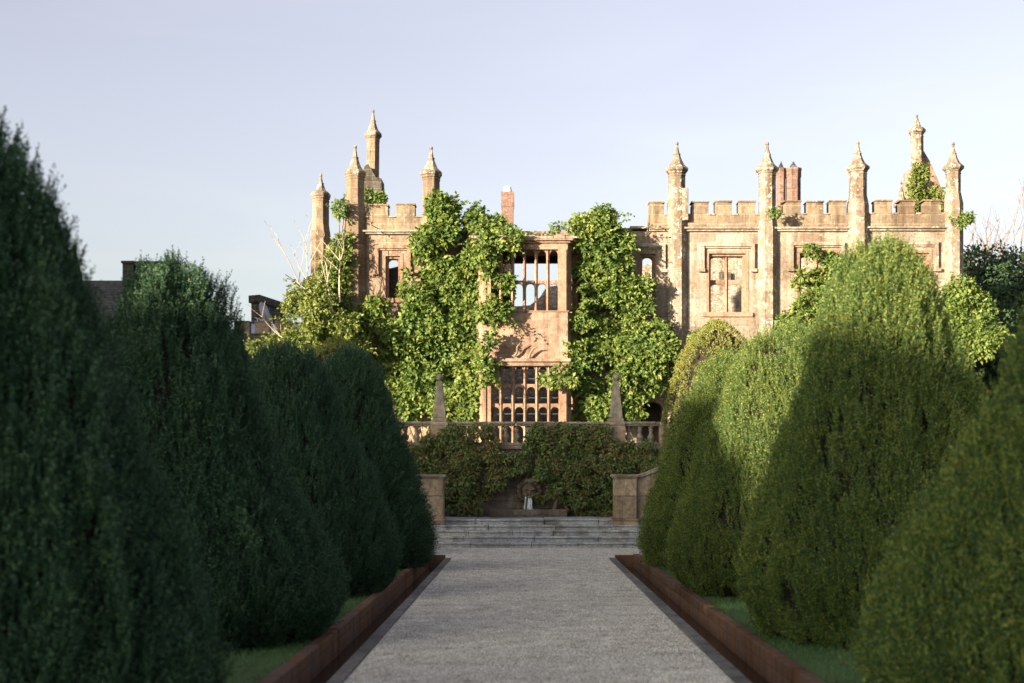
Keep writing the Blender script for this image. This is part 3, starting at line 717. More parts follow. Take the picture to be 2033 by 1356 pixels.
# ------------------------------------------------------------------ the ruined manor
WYF = 52.0                                               # face of the main wall
S = WYF/F
X = lambda px: PX(px, WYF)
Z = lambda py: PZ(py, WYF)
manor = empty('ruined_manor', (X(1270), WYF+4, 2.3), 'roofless ruined sandstone manor with battlements, pinnacled turrets and a mullioned bay window', 'ruin')
T = .75                                                  # wall thickness
Z0 = 2.2
def arch_pts(x0, x1, zs, zt, n=8):
    """four-centred arch from (x0,zs) up and down to (x1,zs)"""
    c = (x0+x1)/2; hw = (x1-x0)/2; h = zt-zs; out = []
    for i in range(2*n+1):
        u = -1+i/n; q = max(0, 1-abs(u)**2.6)**.5
        out.append((c+u*hw, zs+h*q*(.93+.07*(1-abs(u)))))
    return out
def lights(mb, x0, x1, z0, z1, ncol, rows, y0, y1, mull, trans, rise):
    """stone tracery: ncol lights in each of the rows [(zb, zt)...], arched heads"""
    wl = (x1-x0-mull*(ncol-1))/ncol
    for k in range(ncol-1):
        xm = x0+(k+1)*wl+k*mull
        mb.add([(xm, y0+.06, z0), (xm+mull/2, y0, z0), (xm+mull, y0+.06, z0), (xm+mull, y1-.06, z0), (xm+mull/2, y1, z0), (xm, y1-.06, z0),
                (xm, y0+.06, z1), (xm+mull/2, y0, z1), (xm+mull, y0+.06, z1), (xm+mull, y1-.06, z1), (xm+mull/2, y1, z1), (xm, y1-.06, z1)],
               [(0,1,7,6),(1,2,8,7),(2,3,9,8),(3,4,10,9),(4,5,11,10),(5,0,6,11),(5,4,3,2,1,0),(6,7,8,9,10,11)])
    for i, (zb, zt) in enumerate(rows):
        if i: 
            for k in range(ncol):
                a = x0+k*(wl+mull); mb.box(a+.001, a+wl-.001, y0+.035, y1-.035, rows[i-1][1], zb)
        for k in range(ncol):
            a = x0+k*(wl+mull); b = a+wl; pts = arch_pts(a, b, zt-rise, zt-.02)
            h = len(pts)//2
            mb.prism([(a, zt-.001)]+pts[:h+1]+[(pts[h][0], zt-.001)], y0+.045, y1-.045)
            mb.prism([(pts[h][0], zt-.001)]+pts[h:]+[(b, zt-.001)], y0+.045, y1-.045)
def label_mould(mb, x0, x1, zt, zd, y, w_=.13):
    """square hood mould with drops and returns, standing proud of a wall face at y"""
    mb.box(x0, x1, y-.13, y+.02, zt-w_, zt); mb.box(x0+.03, x1-.03, y-.07, y+.02, zt-w_-.06, zt-w_-.001)
    for a, s in ((x0, 1), (x1, -1)):
        xa, xb = sorted((a, a+s*w_)); mb.box(xa, xb, y-.12, y+.02, zd, zt-w_-.061 if False else zt-w_-.001)
        xa, xb = sorted((a-s*.09, a+s*(w_+.02))); mb.box(xa, xb, y-.14, y+.02, zd-.12, zd-.001)

WIN = {  # name: opening x0,x1 px, top,bottom px, hood x0,x1,top,drop, number of lights
 'a': (760, 800, 503, 592, 745, 816, 487, 540, 1),
 'b': (1266, 1306, 499, 620, 1252, 1321, 484, 535, 1),
 'c': (1402, 1486, 498, 620, 1391, 1498, 483, 534, 2),
 'd': (1582, 1666, 497, 620, 1568, 1676, 481, 533, 2),
 'e': (1766, 1850, 497, 620, 1752, 1862, 480, 533, 2)}
def hole(k): w_ = WIN[k]; return (X(w_[0]), X(w_[1]), Z(w_[3]), Z(w_[2]))
ZT_R, ZT_L, ZT_C = Z(457), Z(463), Z(459)
# main wall: left wing, right wing, the middle behind the creepers with the bay's inner opening
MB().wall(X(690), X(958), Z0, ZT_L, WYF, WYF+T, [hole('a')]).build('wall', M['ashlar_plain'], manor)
bx0, bx1 = X(958), X(1124)
MB().wall(bx0, bx1, Z0, ZT_C, WYF, WYF+T, [(bx0+.15, bx1-.15, Z(880), Z(727)), (bx0+.15, bx1-.15, Z(622), Z(500))]).build('wall', M['red'], manor)
dx0, dx1 = X(1269), X(1315)
MB().wall(X(1124), X(1345), Z0, ZT_C, WYF, WYF+T, [hole('b'), (dx0, dx1, Z0, Z(795))]).build('wall', M['ashlar'], manor)
MB().wall(X(1345), X(1893), Z0, ZT_R, WYF, WYF+T, [hole('c'), hole('d'), hole('e')]).build('wall', M['ashlar'], manor)
# arched doorway at ground level
mb = MB(); ap = arch_pts(dx0, dx1, Z(812), Z(797)); h = len(ap)//2; zt = Z(795)-.001
mb.prism([(dx0, zt)]+ap[:h+1]+[(ap[h][0], zt)], WYF+.05, WYF+T-.05); mb.prism([(ap[h][0], zt)]+ap[h:]+[(dx1, zt)], WYF+.05, WYF+T-.05)
dr = mb.build('doorway', M['dress'], manor)
mb = MB(); ap2 = arch_pts(dx0-.12, dx1+.12, Z(812), Z(788))
for i in range(len(ap)-1): mb.prism([ap[i], ap[i+1], ap2[i+1], ap2[i]], WYF-.05, WYF+.03)
mb.build('arch', M['dress'], dr)
MB().box(dx0+.02, dx1-.02, WYF+T-.2, WYF+T-.12, Z0, Z(799)).build('door', M['dark_wood'], dr)

for k, w_ in WIN.items():
    x0, x1, zt, zb = X(w_[0]), X(w_[1]), Z(w_[2]), Z(w_[3]); fw = .10
    mb = MB(); y0, y1 = WYF+.10, WYF+.42                  # moulded jambs and head inside the opening
    for i, (d, yy) in enumerate(((.10, WYF-.02), (.18, WYF+.10))):
        d0 = 0 if i == 0 else .101
        mb.box(x0+d0, x0+d, yy, WYF+.5, zb+.001, zt-.001); mb.box(x1-d, x1-d0, yy, WYF+.5, zb+.001, zt-.001)
        mb.box(x0+d, x1-d, yy+.004, WYF+.5, zt-d, zt-d0-.001)
    win = mb.build('window', M['dress'], manor)
    a, b_ = x0+.18, x1-.18
    mb = MB()
    zi = zt-.18
    if w_[8] == 1: lights(mb, a, b_, zb, zi, 1, [(zb, zi)], WYF+.2, WYF+.4, .12, .12, .2)
    else:
        ztr = Z(558); lights(mb, a, b_, zb, zi, 2, [(zb, ztr-.07), (ztr+.07, zi)], WYF+.2, WYF+.4, .13, .12, .15)
    mb.build('tracery', M['dress'], win)
    mb = MB(); label_mould(mb, X(w_[4]), X(w_[5]), Z(w_[6]), Z(w_[7]), WYF); mb.build('hood_mould', M['dress'] if k in 'a' else M['ashlar'], win, .012)
    MB().box(x0-.15, x1+.15, WYF-.09, WYF+.45, zb-.17, zb).build('sill', M['dress'], win, .015)

# parapets: string course, breast wall, merlons with copings
def parapet(px0, px1, ystr, ybase, ytop, merl, m):
    y0, y1 = WYF-.06, WYF+.46
    p = MB().box(X(px0), X(px1), y0, y1, Z(ystr-4), Z(ybase)).build('parapet', m, manor)
    mb = MB(); mb.box(X(px0), X(px1), WYF-.2, WYF+.5, Z(ystr), Z(ystr-4)-.001); mb.box(X(px0), X(px1), WYF-.11, WYF+.5, Z(ystr+4), Z(ystr)-.001)
    mb.build('string_course', M['slab'], p, .02)
    for a, b_ in merl:
        j = random.uniform(-1.2, 1.2); chip = random.random()
        poly = [(X(a), Z(ybase)+.001), (X(b_), Z(ybase)+.001), (X(b_), Z(ytop+2+j)-.04*(chip > .7)), (X(b_)-.12, Z(ytop+2+j)), (X(a)+.1, Z(ytop+2+j)), (X(a), Z(ytop+2+j)-.07*(chip < .3))]
        MB().prism(poly, y0+.002, y1-.002).box(X(a)-.025, X(b_)+.025, y0-.05, y1+.05, Z(ytop+2+j)+.001, Z(ytop-1+j)).build('merlon', m, p, .012)
    segs = [px0]+[v for ab in merl for v in ab]+[px1]
    for i in range(0, len(segs), 2):
        if segs[i+1]-segs[i] > 3: MB().box(X(segs[i])+.026, X(segs[i+1])-.026, y0-.05, y1+.05, Z(ybase)+.002, Z(ybase-3)).build('coping', M['slab'], p, .015)
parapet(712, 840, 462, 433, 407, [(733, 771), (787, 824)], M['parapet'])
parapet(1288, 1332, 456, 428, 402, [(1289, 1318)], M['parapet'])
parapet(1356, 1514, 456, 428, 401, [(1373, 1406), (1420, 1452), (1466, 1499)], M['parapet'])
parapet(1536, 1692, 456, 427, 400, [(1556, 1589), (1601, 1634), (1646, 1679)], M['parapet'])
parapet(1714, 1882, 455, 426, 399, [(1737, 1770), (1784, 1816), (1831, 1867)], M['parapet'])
# bare wall head with broken slabs between the bay and the first merlon, and at the left
mb = MB()
for a, b_, z in ((1124, 1165, 460), (1165, 1205, 457), (1205, 1250, 459), (1250, 1287, 457), (840, 880, 462), (880, 958, 460)):
    MB().box(X(a), X(b_)-.02, WYF-.13, WYF+T+.05, Z(z)+.002+.03, Z(z-3)+random.uniform(0, .05)+.03).build('coping_slab', M['slab'], manor, .02)


# turrets
def turret(px, ytip, ycap, hw_cap, hw, ysh, hw_low, ybot, Y, m, lean=(0, 0), name='turret', pm=None, broken=False):
    s_ = Y/F; x = PX(px, Y); zc = PZ(ycap, Y); zt = PZ(ytip, Y); k = 1/math.cos(math.pi/8)*s_
    yy = Y if Y != WYF else WYF+.05
    pr = [(hw_low*k, PZ(ybot, Y)), (hw_low*k, PZ(ysh+18, Y))] if hw_low else [(hw*k, PZ(ybot, Y))]
    if hw_low: pr += [(hw*k, PZ(ysh-4, Y))]
    zn = PZ(ycap+9, Y)
    pr += [(hw*k, zn), (hw*k*1.06, zn+.02), (hw*k*1.06, zn+.06), (hw*k*.98, zn+.08), (hw*k, zc-.07), (hw*k*1.12, zc-.04), (hw*k*1.12, zc)]
    t_ = MB().lathe(pr, x, yy, 8, lean=lean).build(name, m, manor)
    zl = zc-pr[0][1]; ox, oy = lean[0]*zl, lean[1]*zl
    H = zt-zc; c = hw_cap*k
    sp = [(c*.90, zc+.001), (c*1.03, zc+.05), (c*1.03, zc+.13), (c*.93, zc+.17), (c*.78, zc+.22), (c*.62, zc+H*.27), (c*.47, zc+H*.38), (c*.36, zc+H*.49), (c*.29, zc+H*.575), (c*.34, zc+H*.58), (c*.34, zc+H*.60), (c*.25, zc+H*.605), (c*.17, zc+H*.74), (c*.12, zc+H*.84), (c*.11, zc+H*.90)]
    MB().lathe(sp, x+ox, yy+oy, 8).build('spire', pm or M['spire'], t_)
    MB().lathe([(c*.10, zc+H*.90), (c*.17, zc+H*.905), (c*.10, zc+H*.915)], x+ox, yy+oy, 8).ball((x+ox, yy+oy, zt-c*.15), c*.155, 10, 8).build('finial', pm or M['spire'], t_)
    return t_
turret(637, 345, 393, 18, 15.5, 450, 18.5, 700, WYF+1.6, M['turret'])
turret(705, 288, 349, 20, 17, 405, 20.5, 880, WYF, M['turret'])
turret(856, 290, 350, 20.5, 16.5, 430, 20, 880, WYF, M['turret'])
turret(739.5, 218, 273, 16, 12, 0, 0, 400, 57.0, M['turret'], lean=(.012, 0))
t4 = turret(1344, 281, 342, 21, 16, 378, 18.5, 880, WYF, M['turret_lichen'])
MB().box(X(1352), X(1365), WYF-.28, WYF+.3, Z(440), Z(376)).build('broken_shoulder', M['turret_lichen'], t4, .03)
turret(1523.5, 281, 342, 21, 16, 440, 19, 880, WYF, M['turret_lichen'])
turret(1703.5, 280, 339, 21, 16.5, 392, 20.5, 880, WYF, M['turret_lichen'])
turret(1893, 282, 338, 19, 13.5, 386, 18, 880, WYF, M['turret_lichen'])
turret(1822, 228, 265, 15.5, 11.5, 0, 0, 420, 58.0, M['turret_lichen'], lean=(-.012, 0))
turret(1789, 360, 412, 14, 9, 0, 0, 440, 56.5, M['turret_lichen'])

# bay window: front at BF, canted sides back to the wall
BF = 50.4
bX = lambda px: PX(px, BF); bZ = lambda py: PZ(py, BF)
f0, f1 = bX(958), bX(1127); w0, w1 = X(926), X(1157)
bay = MB()
bay.wall(f0, f1, bZ(712), bZ(619), BF, BF+.5)                                  # wall between the two windows
def cant(mb, s, z0, z1, t=.4, hole_=None):
    """slanting side wall of the bay as a slab"""
    (xa, ya), (xb, yb) = ((f0, BF), (w0, WYF)) if s < 0 else ((f1, BF), (w1, WYF))
    L = math.hypot(xb-xa, yb-ya); ang = math.atan2(yb-ya, xb-xa); nx, ny = (math.sin(ang), -math.cos(ang))
    if s < 0: nx, ny = -nx, -ny
    cx_, cy_ = (xa+xb)/2-nx*t/2, (ya+yb)/2-ny*t/2
    if hole_ is None: mb.rot_prism([(-L/2+.0, z0), (L/2, z0), (L/2, z1), (-L/2+.0, z1)], (cx_, cy_), ang, t)
    else:
        u0, u1 = -L/2+hole_[0], -L/2+hole_[1]
        for a, b_ in ((-L/2, u0), (u1, L/2)): mb.rot_prism([(a, z0), (b_, z0), (b_, z1), (a, z1)], (cx_, cy_), ang, t)
    return L
for s in (-1, 1): cant(bay, s, bZ(712), bZ(619))
bayo = bay.build('bay', M['red'], manor)
def bay_window(z0, z1, rows, pil0, pil1, pil2, pil3, rise, nm='window'):
    mb = MB(); mb.box(pil0, pil1, BF-.02, BF+.42, z0, z1).box(pil2, pil3, BF-.02, BF+.42, z0, z1)
    mb.box(pil0+.05, pil0+.12, BF-.07, BF-.021, z0, z1).box(pil3-.12, pil3-.05, BF-.07, BF-.021, z0, z1)
    lights(mb, pil1, pil2, z0, z1, 6, rows, BF+.08, BF+.34, .12, .12, rise)
    o = mb.build(nm, M['dress'], bayo)
    return o
p0, p1, p2, p3 = f0, bX(974.5), bX(1110.5), f1
zr = [bZ(y) for y in (890, 845, 840, 806.5, 801, 766.5, 762, 727)]
bay_window(zr[0], zr[7], [(zr[0], zr[1]), (zr[2], zr[3]), (zr[4], zr[5]), (zr[6], zr[7])], p0, p1, p2, p3, .17)
mb = MB()
for y_ in (752, 790, 822): mb.box(p1+.05, p2-.05, BF+.19, BF+.205, bZ(y_), bZ(y_)+.025)
for x_ in np.arange(p1+.3, p2, .43): mb.box(x_, x_+.02, BF+.206, BF+.22, bZ(890), bZ(728))
mb.build('iron_bars', M['dark_metal'], bayo)
mb = MB(); mb.box(f0-.06, f1+.06, BF-.07, BF+.5, bZ(727)+.001, bZ(719)).box(f0-.12, f1+.12, BF-.16, BF+.5, bZ(719)+.001, bZ(712)-.001)
mb.build('cornice', M['red'], bayo, .025)
zu = [bZ(y) for y in (617, 561, 556, 495)]
bay_window(zu[0], zu[3], [(zu[0], zu[1]), (zu[2], zu[3])], p0, p1, bX(1108), p3, .17)
mb = MB(); mb.box(f0-.04, f1+.04, BF-.06, BF+.5, bZ(619)+.001, bZ(617)-.001); mb.build('sill', M['dress'], bayo)
# canted sides: a light at each storey
for s in (-1, 1):
    for za, zb_, zm in ((bZ(617), bZ(495), (bZ(561), bZ(556))), (bZ(890), bZ(727), (bZ(806.5), bZ(801)))):
        mb = MB(); cant(mb, s, za, zb_, .34, (.42, 1.12)); cant(mb, s, zm[0], zm[1], .2); mb.build('side_window', M['dress'], bayo)
# head, cornice and stone slab roof of the bay
mb = MB()
mb.add([(f0,BF,bZ(495)),(f1,BF,bZ(495)),(w1,WYF-.01,bZ(495)),(w0,WYF-.01,bZ(495)),(f0,BF,bZ(483)),(f1,BF,bZ(483)),(w1,WYF-.01,bZ(483)),(w0,WYF-.01,bZ(483))], [(3,2,1,0),(4,5,6,7),(0,1,5,4),(1,2,6,5),(2,3,7,6),(3,0,4,7)])
mb.build('head', M['dress'], bayo)
def ring(d, za, zb_):
    return [(f0-d,BF-d,za),(f1+d,BF-d,za),(w1+d,WYF-.012,za),(w0-d,WYF-.012,za),(f0-d,BF-d,zb_),(f1+d,BF-d,zb_),(w1+d,WYF-.012,zb_),(w0-d,WYF-.012,zb_)]
FB = [(3,2,1,0),(4,5,6,7),(0,1,5,4),(1,2,6,5),(2,3,7,6),(3,0,4,7)]
MB().add(ring(.09, bZ(483)+.001, bZ(479)), FB).add(ring(.19, bZ(479)+.001, bZ(475)), FB).build('cornice', M['dress'], bayo, .03)
mb = MB(); zr0 = bZ(475)
for i in range(4):                                    # courses of stone slabs stepping up to the wall
    u0, u1 = i/4, (i+1)/4; y0 = BF-.15+(WYF-BF+.15)*u0; y1 = BF-.15+(WYF-BF+.15)*u1+.1
    za = zr0+.002+i*.085; x = w0-.1+(1-u0)*.45
    while x < w1+.1-(1-u0)*.45-.1:
        ln = random.uniform(.4, .8); ln = min(ln, w1+.1-(1-u0)*.45-x)
        mb.box(x, x+ln-.015, y0+random.uniform(-.03, .03), min(y1, WYF-.015), za, za+.10+random.uniform(-.02, .02)); x += ln
mb.build('slab_roof', M['slab'], bayo, .02)

# walls behind, broken down to different heights
def broken(pts, Y, m, t=.6, name='broken_wall', base=None):
    """pts: (px, py) along the broken top from left to right, seen at distance Y"""
    poly = [(PX(a, Y), PZ(b_, Y)) for a, b_ in pts]; z = base if base is not None else Z0
    q = []
    for i in range(len(poly)-1):
        (xa, za), (xb, zb) = poly[i], poly[i+1]; n = max(1, int(abs(xb-xa)/.35))
        for j in range(n):
            u = j/n; q.append((xa+(xb-xa)*u+random.uniform(-.05, .05)*(j > 0), za+(zb-za)*u+random.uniform(-.08, .08)*(j > 0)))
    q.append(poly[-1])
    return MB().prism([(q[-1][0], z), (q[0][0], z)][::-1]+q[::-1], Y, Y+t).build(name, m, manor)
broken([(600, 560), (690, 470)], 56, M['ashlar_plain'])
MB().wall(X(640), X(690), Z0, Z(480), WYF+.9, WYF+1.4).build('wall', M['ashlar_plain'], manor)
broken([(735, 530), (812, 531)], 57, M['dark_shaded_stone'])
broken([(815, 540), (830, 560), (930, 570), (1010, 608), (1052, 606), (1060, 600), (1072, 590), (1085, 570), (1120, 560), (1160, 570), (1200, 600), (1240, 590)], 64, M['rubble'])
broken([(718, 352), (724, 330), (731, 325), (746, 352), (757, 354), (758, 430)], 56.0, M['dark_shaded_stone'], 1.2, base=8)  # gable remnant, its shade put in through the dark colour
broken([(1255, 560), (1275, 530), (1300, 515), (1330, 500), (1395, 510), (1430, 497), (1500, 492), (1540, 470), (1700, 470), (1890, 470)], 64, M['rubble'])
broken([(1834, 300), (1846, 320), (1860, 352), (1876, 392), (1880, 440)][::1], 58.2, M['red'], .7, base=9)
broken([(1800, 342), (1803, 337), (1814, 338), (1816, 360), (1820, 440)], 57.2, M['ashlar'], .6, base=9)
# dark panel on the rear wall, its colour standing in for a recess's shade
MB().box(PX(1428, 63.9), PX(1450, 63.9), 63.8, 63.99, PZ(563, 63.9), PZ(541, 63.9)).build('recess_shade', M['dark_shaded_stone'], manor)
MB().box(X(1120), X(1890), WYF+T+.002, 63.7, Z(668), Z(655)).build('floor_slab', M['rubble'], manor)
MB().box(X(930), X(1118), WYF+T+.002, 59.9, Z(700), Z(690)).build('floor_slab', M['rubble'], manor)
for px in (692, 1238, 1888): MB().box(X(px)-.3, X(px)+.3, WYF+T+.002, 60.5, Z0, Z(610)).build('cross_wall', M['rubble'], manor)
# roof beam that shows dark behind the heads of the bay's upper lights
MB().box(X(960), X(1122), WYF+T+.3, WYF+T+.7, Z(512), Z(488)).build('roof_beam', M['dark_wood'], manor)
# chimneys
def chimney(px0, px1, ytop, ybot, Y, m, oct_=False, cowl=None):
    x = PX((px0+px1)/2, Y); hw = (px1-px0)/2*Y/F; zt = PZ(ytop, Y); zb = PZ(ybot, Y)
    k = 1/math.cos(math.pi/8)
    pr = [(hw*.9*k, zb), (hw*.9*k, zt-.42), (hw*.97*k, zt-.36), (hw*.97*k, zt-.12), (hw*1.02*k, zt-.1), (hw*1.02*k, zt)] if oct_ else [(hw*.9*1.41, zb), (hw*.9*1.41, zt-.75), (hw*1.41, zt-.55), (hw*1.41, zt)]
    c = MB().lathe(pr, x, Y, 8 if oct_ else 4).build('chimney', m, manor)
    if cowl == 'dome':
        MB().lathe([(hw*.6, zt), (hw*.66, zt+.04), (hw*.66, zt+.1), (hw*.6, zt+.16), (hw*.62, zt+.17), (hw*.45, zt+.25), (hw*.1, zt+.29)], x, Y, 14, True).build('cowl', M['white_metal'], c)
    if cowl == 'cage':
        mb = MB(); top = (x, Y, zt+.3)
        for i in range(8):
            a = 2*math.pi*i/8; q = (x+hw*.6*math.cos(a), Y+hw*.6*math.sin(a), zt); mb.tube([q, top], .012, 4)
        for hh in (.08, .18):
            pts = [(x+hw*.6*(1-hh/.3)*math.cos(2*math.pi*i/10), Y+hw*.6*(1-hh/.3)*math.sin(2*math.pi*i/10), zt+hh) for i in range(11)]; mb.tube(pts, .009, 4)
        mb.build('cowl', M['dark_metal'], c)
chimney(995, 1021, 383, 640, 60, M['brick'], cowl='dome')
chimney(1541, 1560, 335, 640, 59, M['brick'], True, cowl='cage')
chimney(1560, 1590, 335, 640, 59, M['brick'], True, cowl='cage')

# ------------------------------------------------------------------ creepers on the ruin
CG = 'creepers on the ruin'
ML = [(838,415),(880,400),(935,427),(1000,442),(1028,470),(1022,500),(1030,540),(1012,575),(1016,625),(1002,660),(982,700),(965,725),(950,760),(948,835),(780,835),(745,760),(705,705),(650,690),(640,655),(700,622),(745,612),(790,590),(800,560),(825,530),(838,500),(828,440)]
climber('creeper', 'huge mass of sunlit green creeper covering the wall left of the bay window', 'creeper', [ML, ([(955,438),(1026,470),(1020,500),(1028,540),(1008,575),(1010,625),(988,660),(972,700),(960,725),(945,725)], 50.2), ([(962,732),(998,735),(998,762),(960,770)], 50.2)], WYF-.3, M['creeper'], dmax=.75, per=2600, stems=8, group=CG, dens=3.6, rmin=.12, rmax=.4, size=.2, thin=.24, sprays=420)
MRp = [(1130,455),(1148,440),(1180,428),(1215,432),(1243,458),(1246,500),(1238,545),(1262,552),(1288,565),(1304,600),(1306,640),(1338,690),(1316,722),(1306,760),(1275,788),(1250,830),(1135,835),(1132,790),(1145,745),(1112,722),(1118,680),(1135,640),(1152,600),(1150,540),(1150,500),(1150,470)]
climber('creeper', 'tall mass of sunlit green creeper covering the wall right of the bay window', 'creeper', [MRp, ([(1150,455),(1152,600),(1140,640),(1128,680),(1122,722),(1132,745),(1160,740),(1165,640),(1170,480)], 51.0)], WYF-.3, M['creeper'], dmax=.7, per=2600, stems=6, group=CG, dens=3.6, rmin=.12, rmax=.4, size=.2, thin=.24, sprays=420)
climber('creeper', 'small tuft of creeper hanging over the upper right corner of the lower bay window', 'creeper', [[(1080,742),(1110,735),(1140,740),(1135,765),(1105,762),(1082,756)]], BF-.1, M['creeper'], .18, .3, 3, size=.14, dmax=.2, group=CG, loc=(bX(1110), BF-.1, bZ(755)), stems=1)
climber('creeper', 'thin creeper trailing over the slab roof of the bay', 'creeper', [[(1055,472),(1075,458),(1125,445),(1150,452),(1140,470),(1130,505),(1122,480),(1090,480)], [(1010,462),(1060,460),(1060,470),(1012,474)]], BF+.3, M['creeper'], .12, .22, 3, size=.13, dmax=.2, per=2200, group=CG, loc=(bX(1090), BF+.3, bZ(475)), stems=1)
climber('creeper', 'sunlit creeper growing over the window to the right of the twin chimneys', 'creeper', [[(1585,508),(1618,500),(1660,520),(1672,560),(1645,600),(1640,650),(1562,662),(1558,640),(1582,605),(1580,560)]], WYF-.15, M['creeper'], .16, .4, 6, dmax=.5, stems=2, sprays=60, size=.18, group=CG)
climber('creeper', 'narrow creeper climbing beside the second turret from the left', 'creeper', [[(662,480),(690,462),(694,500),(688,560),(692,650),(640,655),(642,560),(655,505)], [(662,415),(684,405),(686,450),(668,452)]], WYF-.1, M['creeper'], .18, .36, 5, dmax=.4, stems=2, sprays=60, group=CG)
climber('creeper', 'small creeper rooted at the foot of the tall broken pinnacle', 'creeper', [[(722,388),(745,380),(760,392),(775,408),(762,420),(728,425)]], 55.5, M['creeper'], .18, .34, 4, dmax=.2, stems=1, group=CG, loc=(PX(745, 55.5), 55.5, PZ(420, 55.5)))
climber('creeper', 'little tuft of creeper on the parapet in front of the twin chimneys', 'creeper', [[(1506,424),(1535,420),(1572,418),(1570,434),(1545,436),(1520,436)]], WYF-.4, M['creeper'], .1, .2, 5, size=.13, dmax=.1, stems=1, group=CG, loc=(X(1540), WYF-.4, Z(432)))
climber('creeper', 'bright creeper growing up the leaning broken gable at the right', 'creeper', [[(1815,330),(1832,345),(1850,372),(1868,395),(1880,425),(1790,430),(1800,395),(1812,365)]], 56.6, M['shrub'], .16, .34, 3.2, dmax=.3, stems=1, group=CG, loc=(PX(1835, 56.6), 56.6, PZ(430, 56.6)))
climber('creeper', 'tuft of creeper clinging round the corner turret at the right end', 'creeper', [[(1868,410),(1890,418),(1925,425),(1920,442),(1895,450),(1875,430)]], WYF-.5, M['creeper'], .12, .26, 4, size=.14, dmax=.15, stems=1, group=CG, loc=(X(1895), WYF-.5, Z(440)))
climber('shrub', 'bright sunlit leafy shrub at the foot of the right corner turret', 'shrub', [[(1885,560),(1930,575),(1950,610),(1975,640),(1965,690),(1900,720),(1870,640)]], 47, M['creeper'], .22, .42, 6, dmax=.4, stems=0, sprays=60)
climber('shrub', 'low green growth on the wall foot behind the golden box bush', 'shrub', [[(1375,655),(1410,645),(1430,660),(1400,680),(1370,690)], [(1550,645),(1600,655),(1600,680),(1550,680)]], 50, M['creeper'], .2, .35, 2.4, dmax=.2, stems=2)
tw = [o for o in bpy.data.objects if o.name.startswith('creeper') and 'small tuft' in o.get('label', '')][0]
for pts in ([(1021, 709), (1027, 700), (1027, 690), (1034, 681)], [(1050, 712), (1053, 702), (1059, 693), (1066, 690)]):
    MB().tube([(bX(a), BF-.1-.08*i, bZ(b_)) for i, (a, b_) in enumerate(pts)], [.05, .045, .035, .012], 6).build('dead_stem', M['bark'], tw)
# pale open shrub in front of the left corner, with bare branches
sh = climber('shrub', 'pale yellow green leafy shrub with bare dead branches at the left corner of the ruin', 'shrub', [[(552,645),(565,605),(605,560),(632,535),(650,560),(655,600),(700,640),(740,690),(700,720),(560,720),(492,702),(500,686),(535,672)]], 50.7, M['shrub'], .2, .48, 2.4, per=1500, size=.15, dmax=.9, sprays=220)
def branch(mb, p, d, L, r, depth, g):
    n = 5; pts = [Vector(p)]; d = Vector(d).normalized()
    for i in range(n):
        d = (d+Vector((g.uniform(-1, 1), g.uniform(-1, 1), g.uniform(-.6, 1)))*.18).normalized(); pts.append(pts[-1]+d*(L/n))
    mb.tube(pts, [max(.006, r*(1-.6*i/n)) for i in range(n+1)], 5 if depth else 4)
    if depth:
        for k in range(g.choice((2, 3))):
            i = g.randint(2, n); s = Vector((g.uniform(-1, 1), g.uniform(-1, 1), g.uniform(-.2, .9)))
            branch(mb, pts[i], d*.9+s*.75, L*g.uniform(.5, .72), r*.5, depth-1, g)
mb = MB(); g = random.Random(4)
for px, py, dx, dz, L in ((690, 640, -.9, .75, 3.4), (650, 650, -.5, 1, 2.6), (660, 620, -.15, 1, 2.6), (640, 640, -.7, .9, 2.2), (600, 700, -.55, .5, 1.8), (675, 600, .1, 1, 2.4)):
    branch(mb, (PX(px, 50.2), 50.2, PZ(py, 50.2)), (dx, 0, dz), L*.8, .035, 2, g)
mb.build('dead_branch', M['pale_bark'], sh)

# ivy on the retaining wall
IG = 'ivy on the retaining wall'
climber('ivy', 'dark green ivy with reddish leaves on the terrace wall left of the fountain', 'ivy', [[(806,895),(850,870),(890,852),(975,850),(996,885),(1012,897),(1034,910),(1036,934),(1000,948),(985,968),(972,995),(958,1005),(945,1022),(882,1024),(880,940),(815,930)]], WY-.05, M['wall_ivy'], .10, .2, 12, per=7500, size=.085, dmax=.14, stems=4, group=IG, loc=(-1.6, WY-.1, .7), droop=.6)
climber('ivy', 'dark green ivy with reddish leaves on the terrace wall right of the fountain', 'ivy', [[(1045,870),(1070,848),(1205,848),(1222,885),(1300,872),(1312,925),(1262,935),(1225,945),(1218,1000),(1210,1022),(1142,1022),(1135,1005),(1108,975),(1082,948),(1045,936),(1030,928),(1034,902)]], WY-.05, M['wall_ivy'], .10, .2, 12, per=7500, size=.085, dmax=.14, stems=4, group=IG, loc=(1.6, WY-.1, .7), droop=.6)

# ------------------------------------------------------------------ house at the left, chimneys, trees
hz = empty('distant_house', (PX(300, 70), 72, 2.3), 'dark slate roofed house with chimneys and a crenellated wall, half hidden by the left yews', 'house')
HY_ = 70
hx = lambda px: PX(px, HY_); hzz = lambda py: PZ(py, HY_)
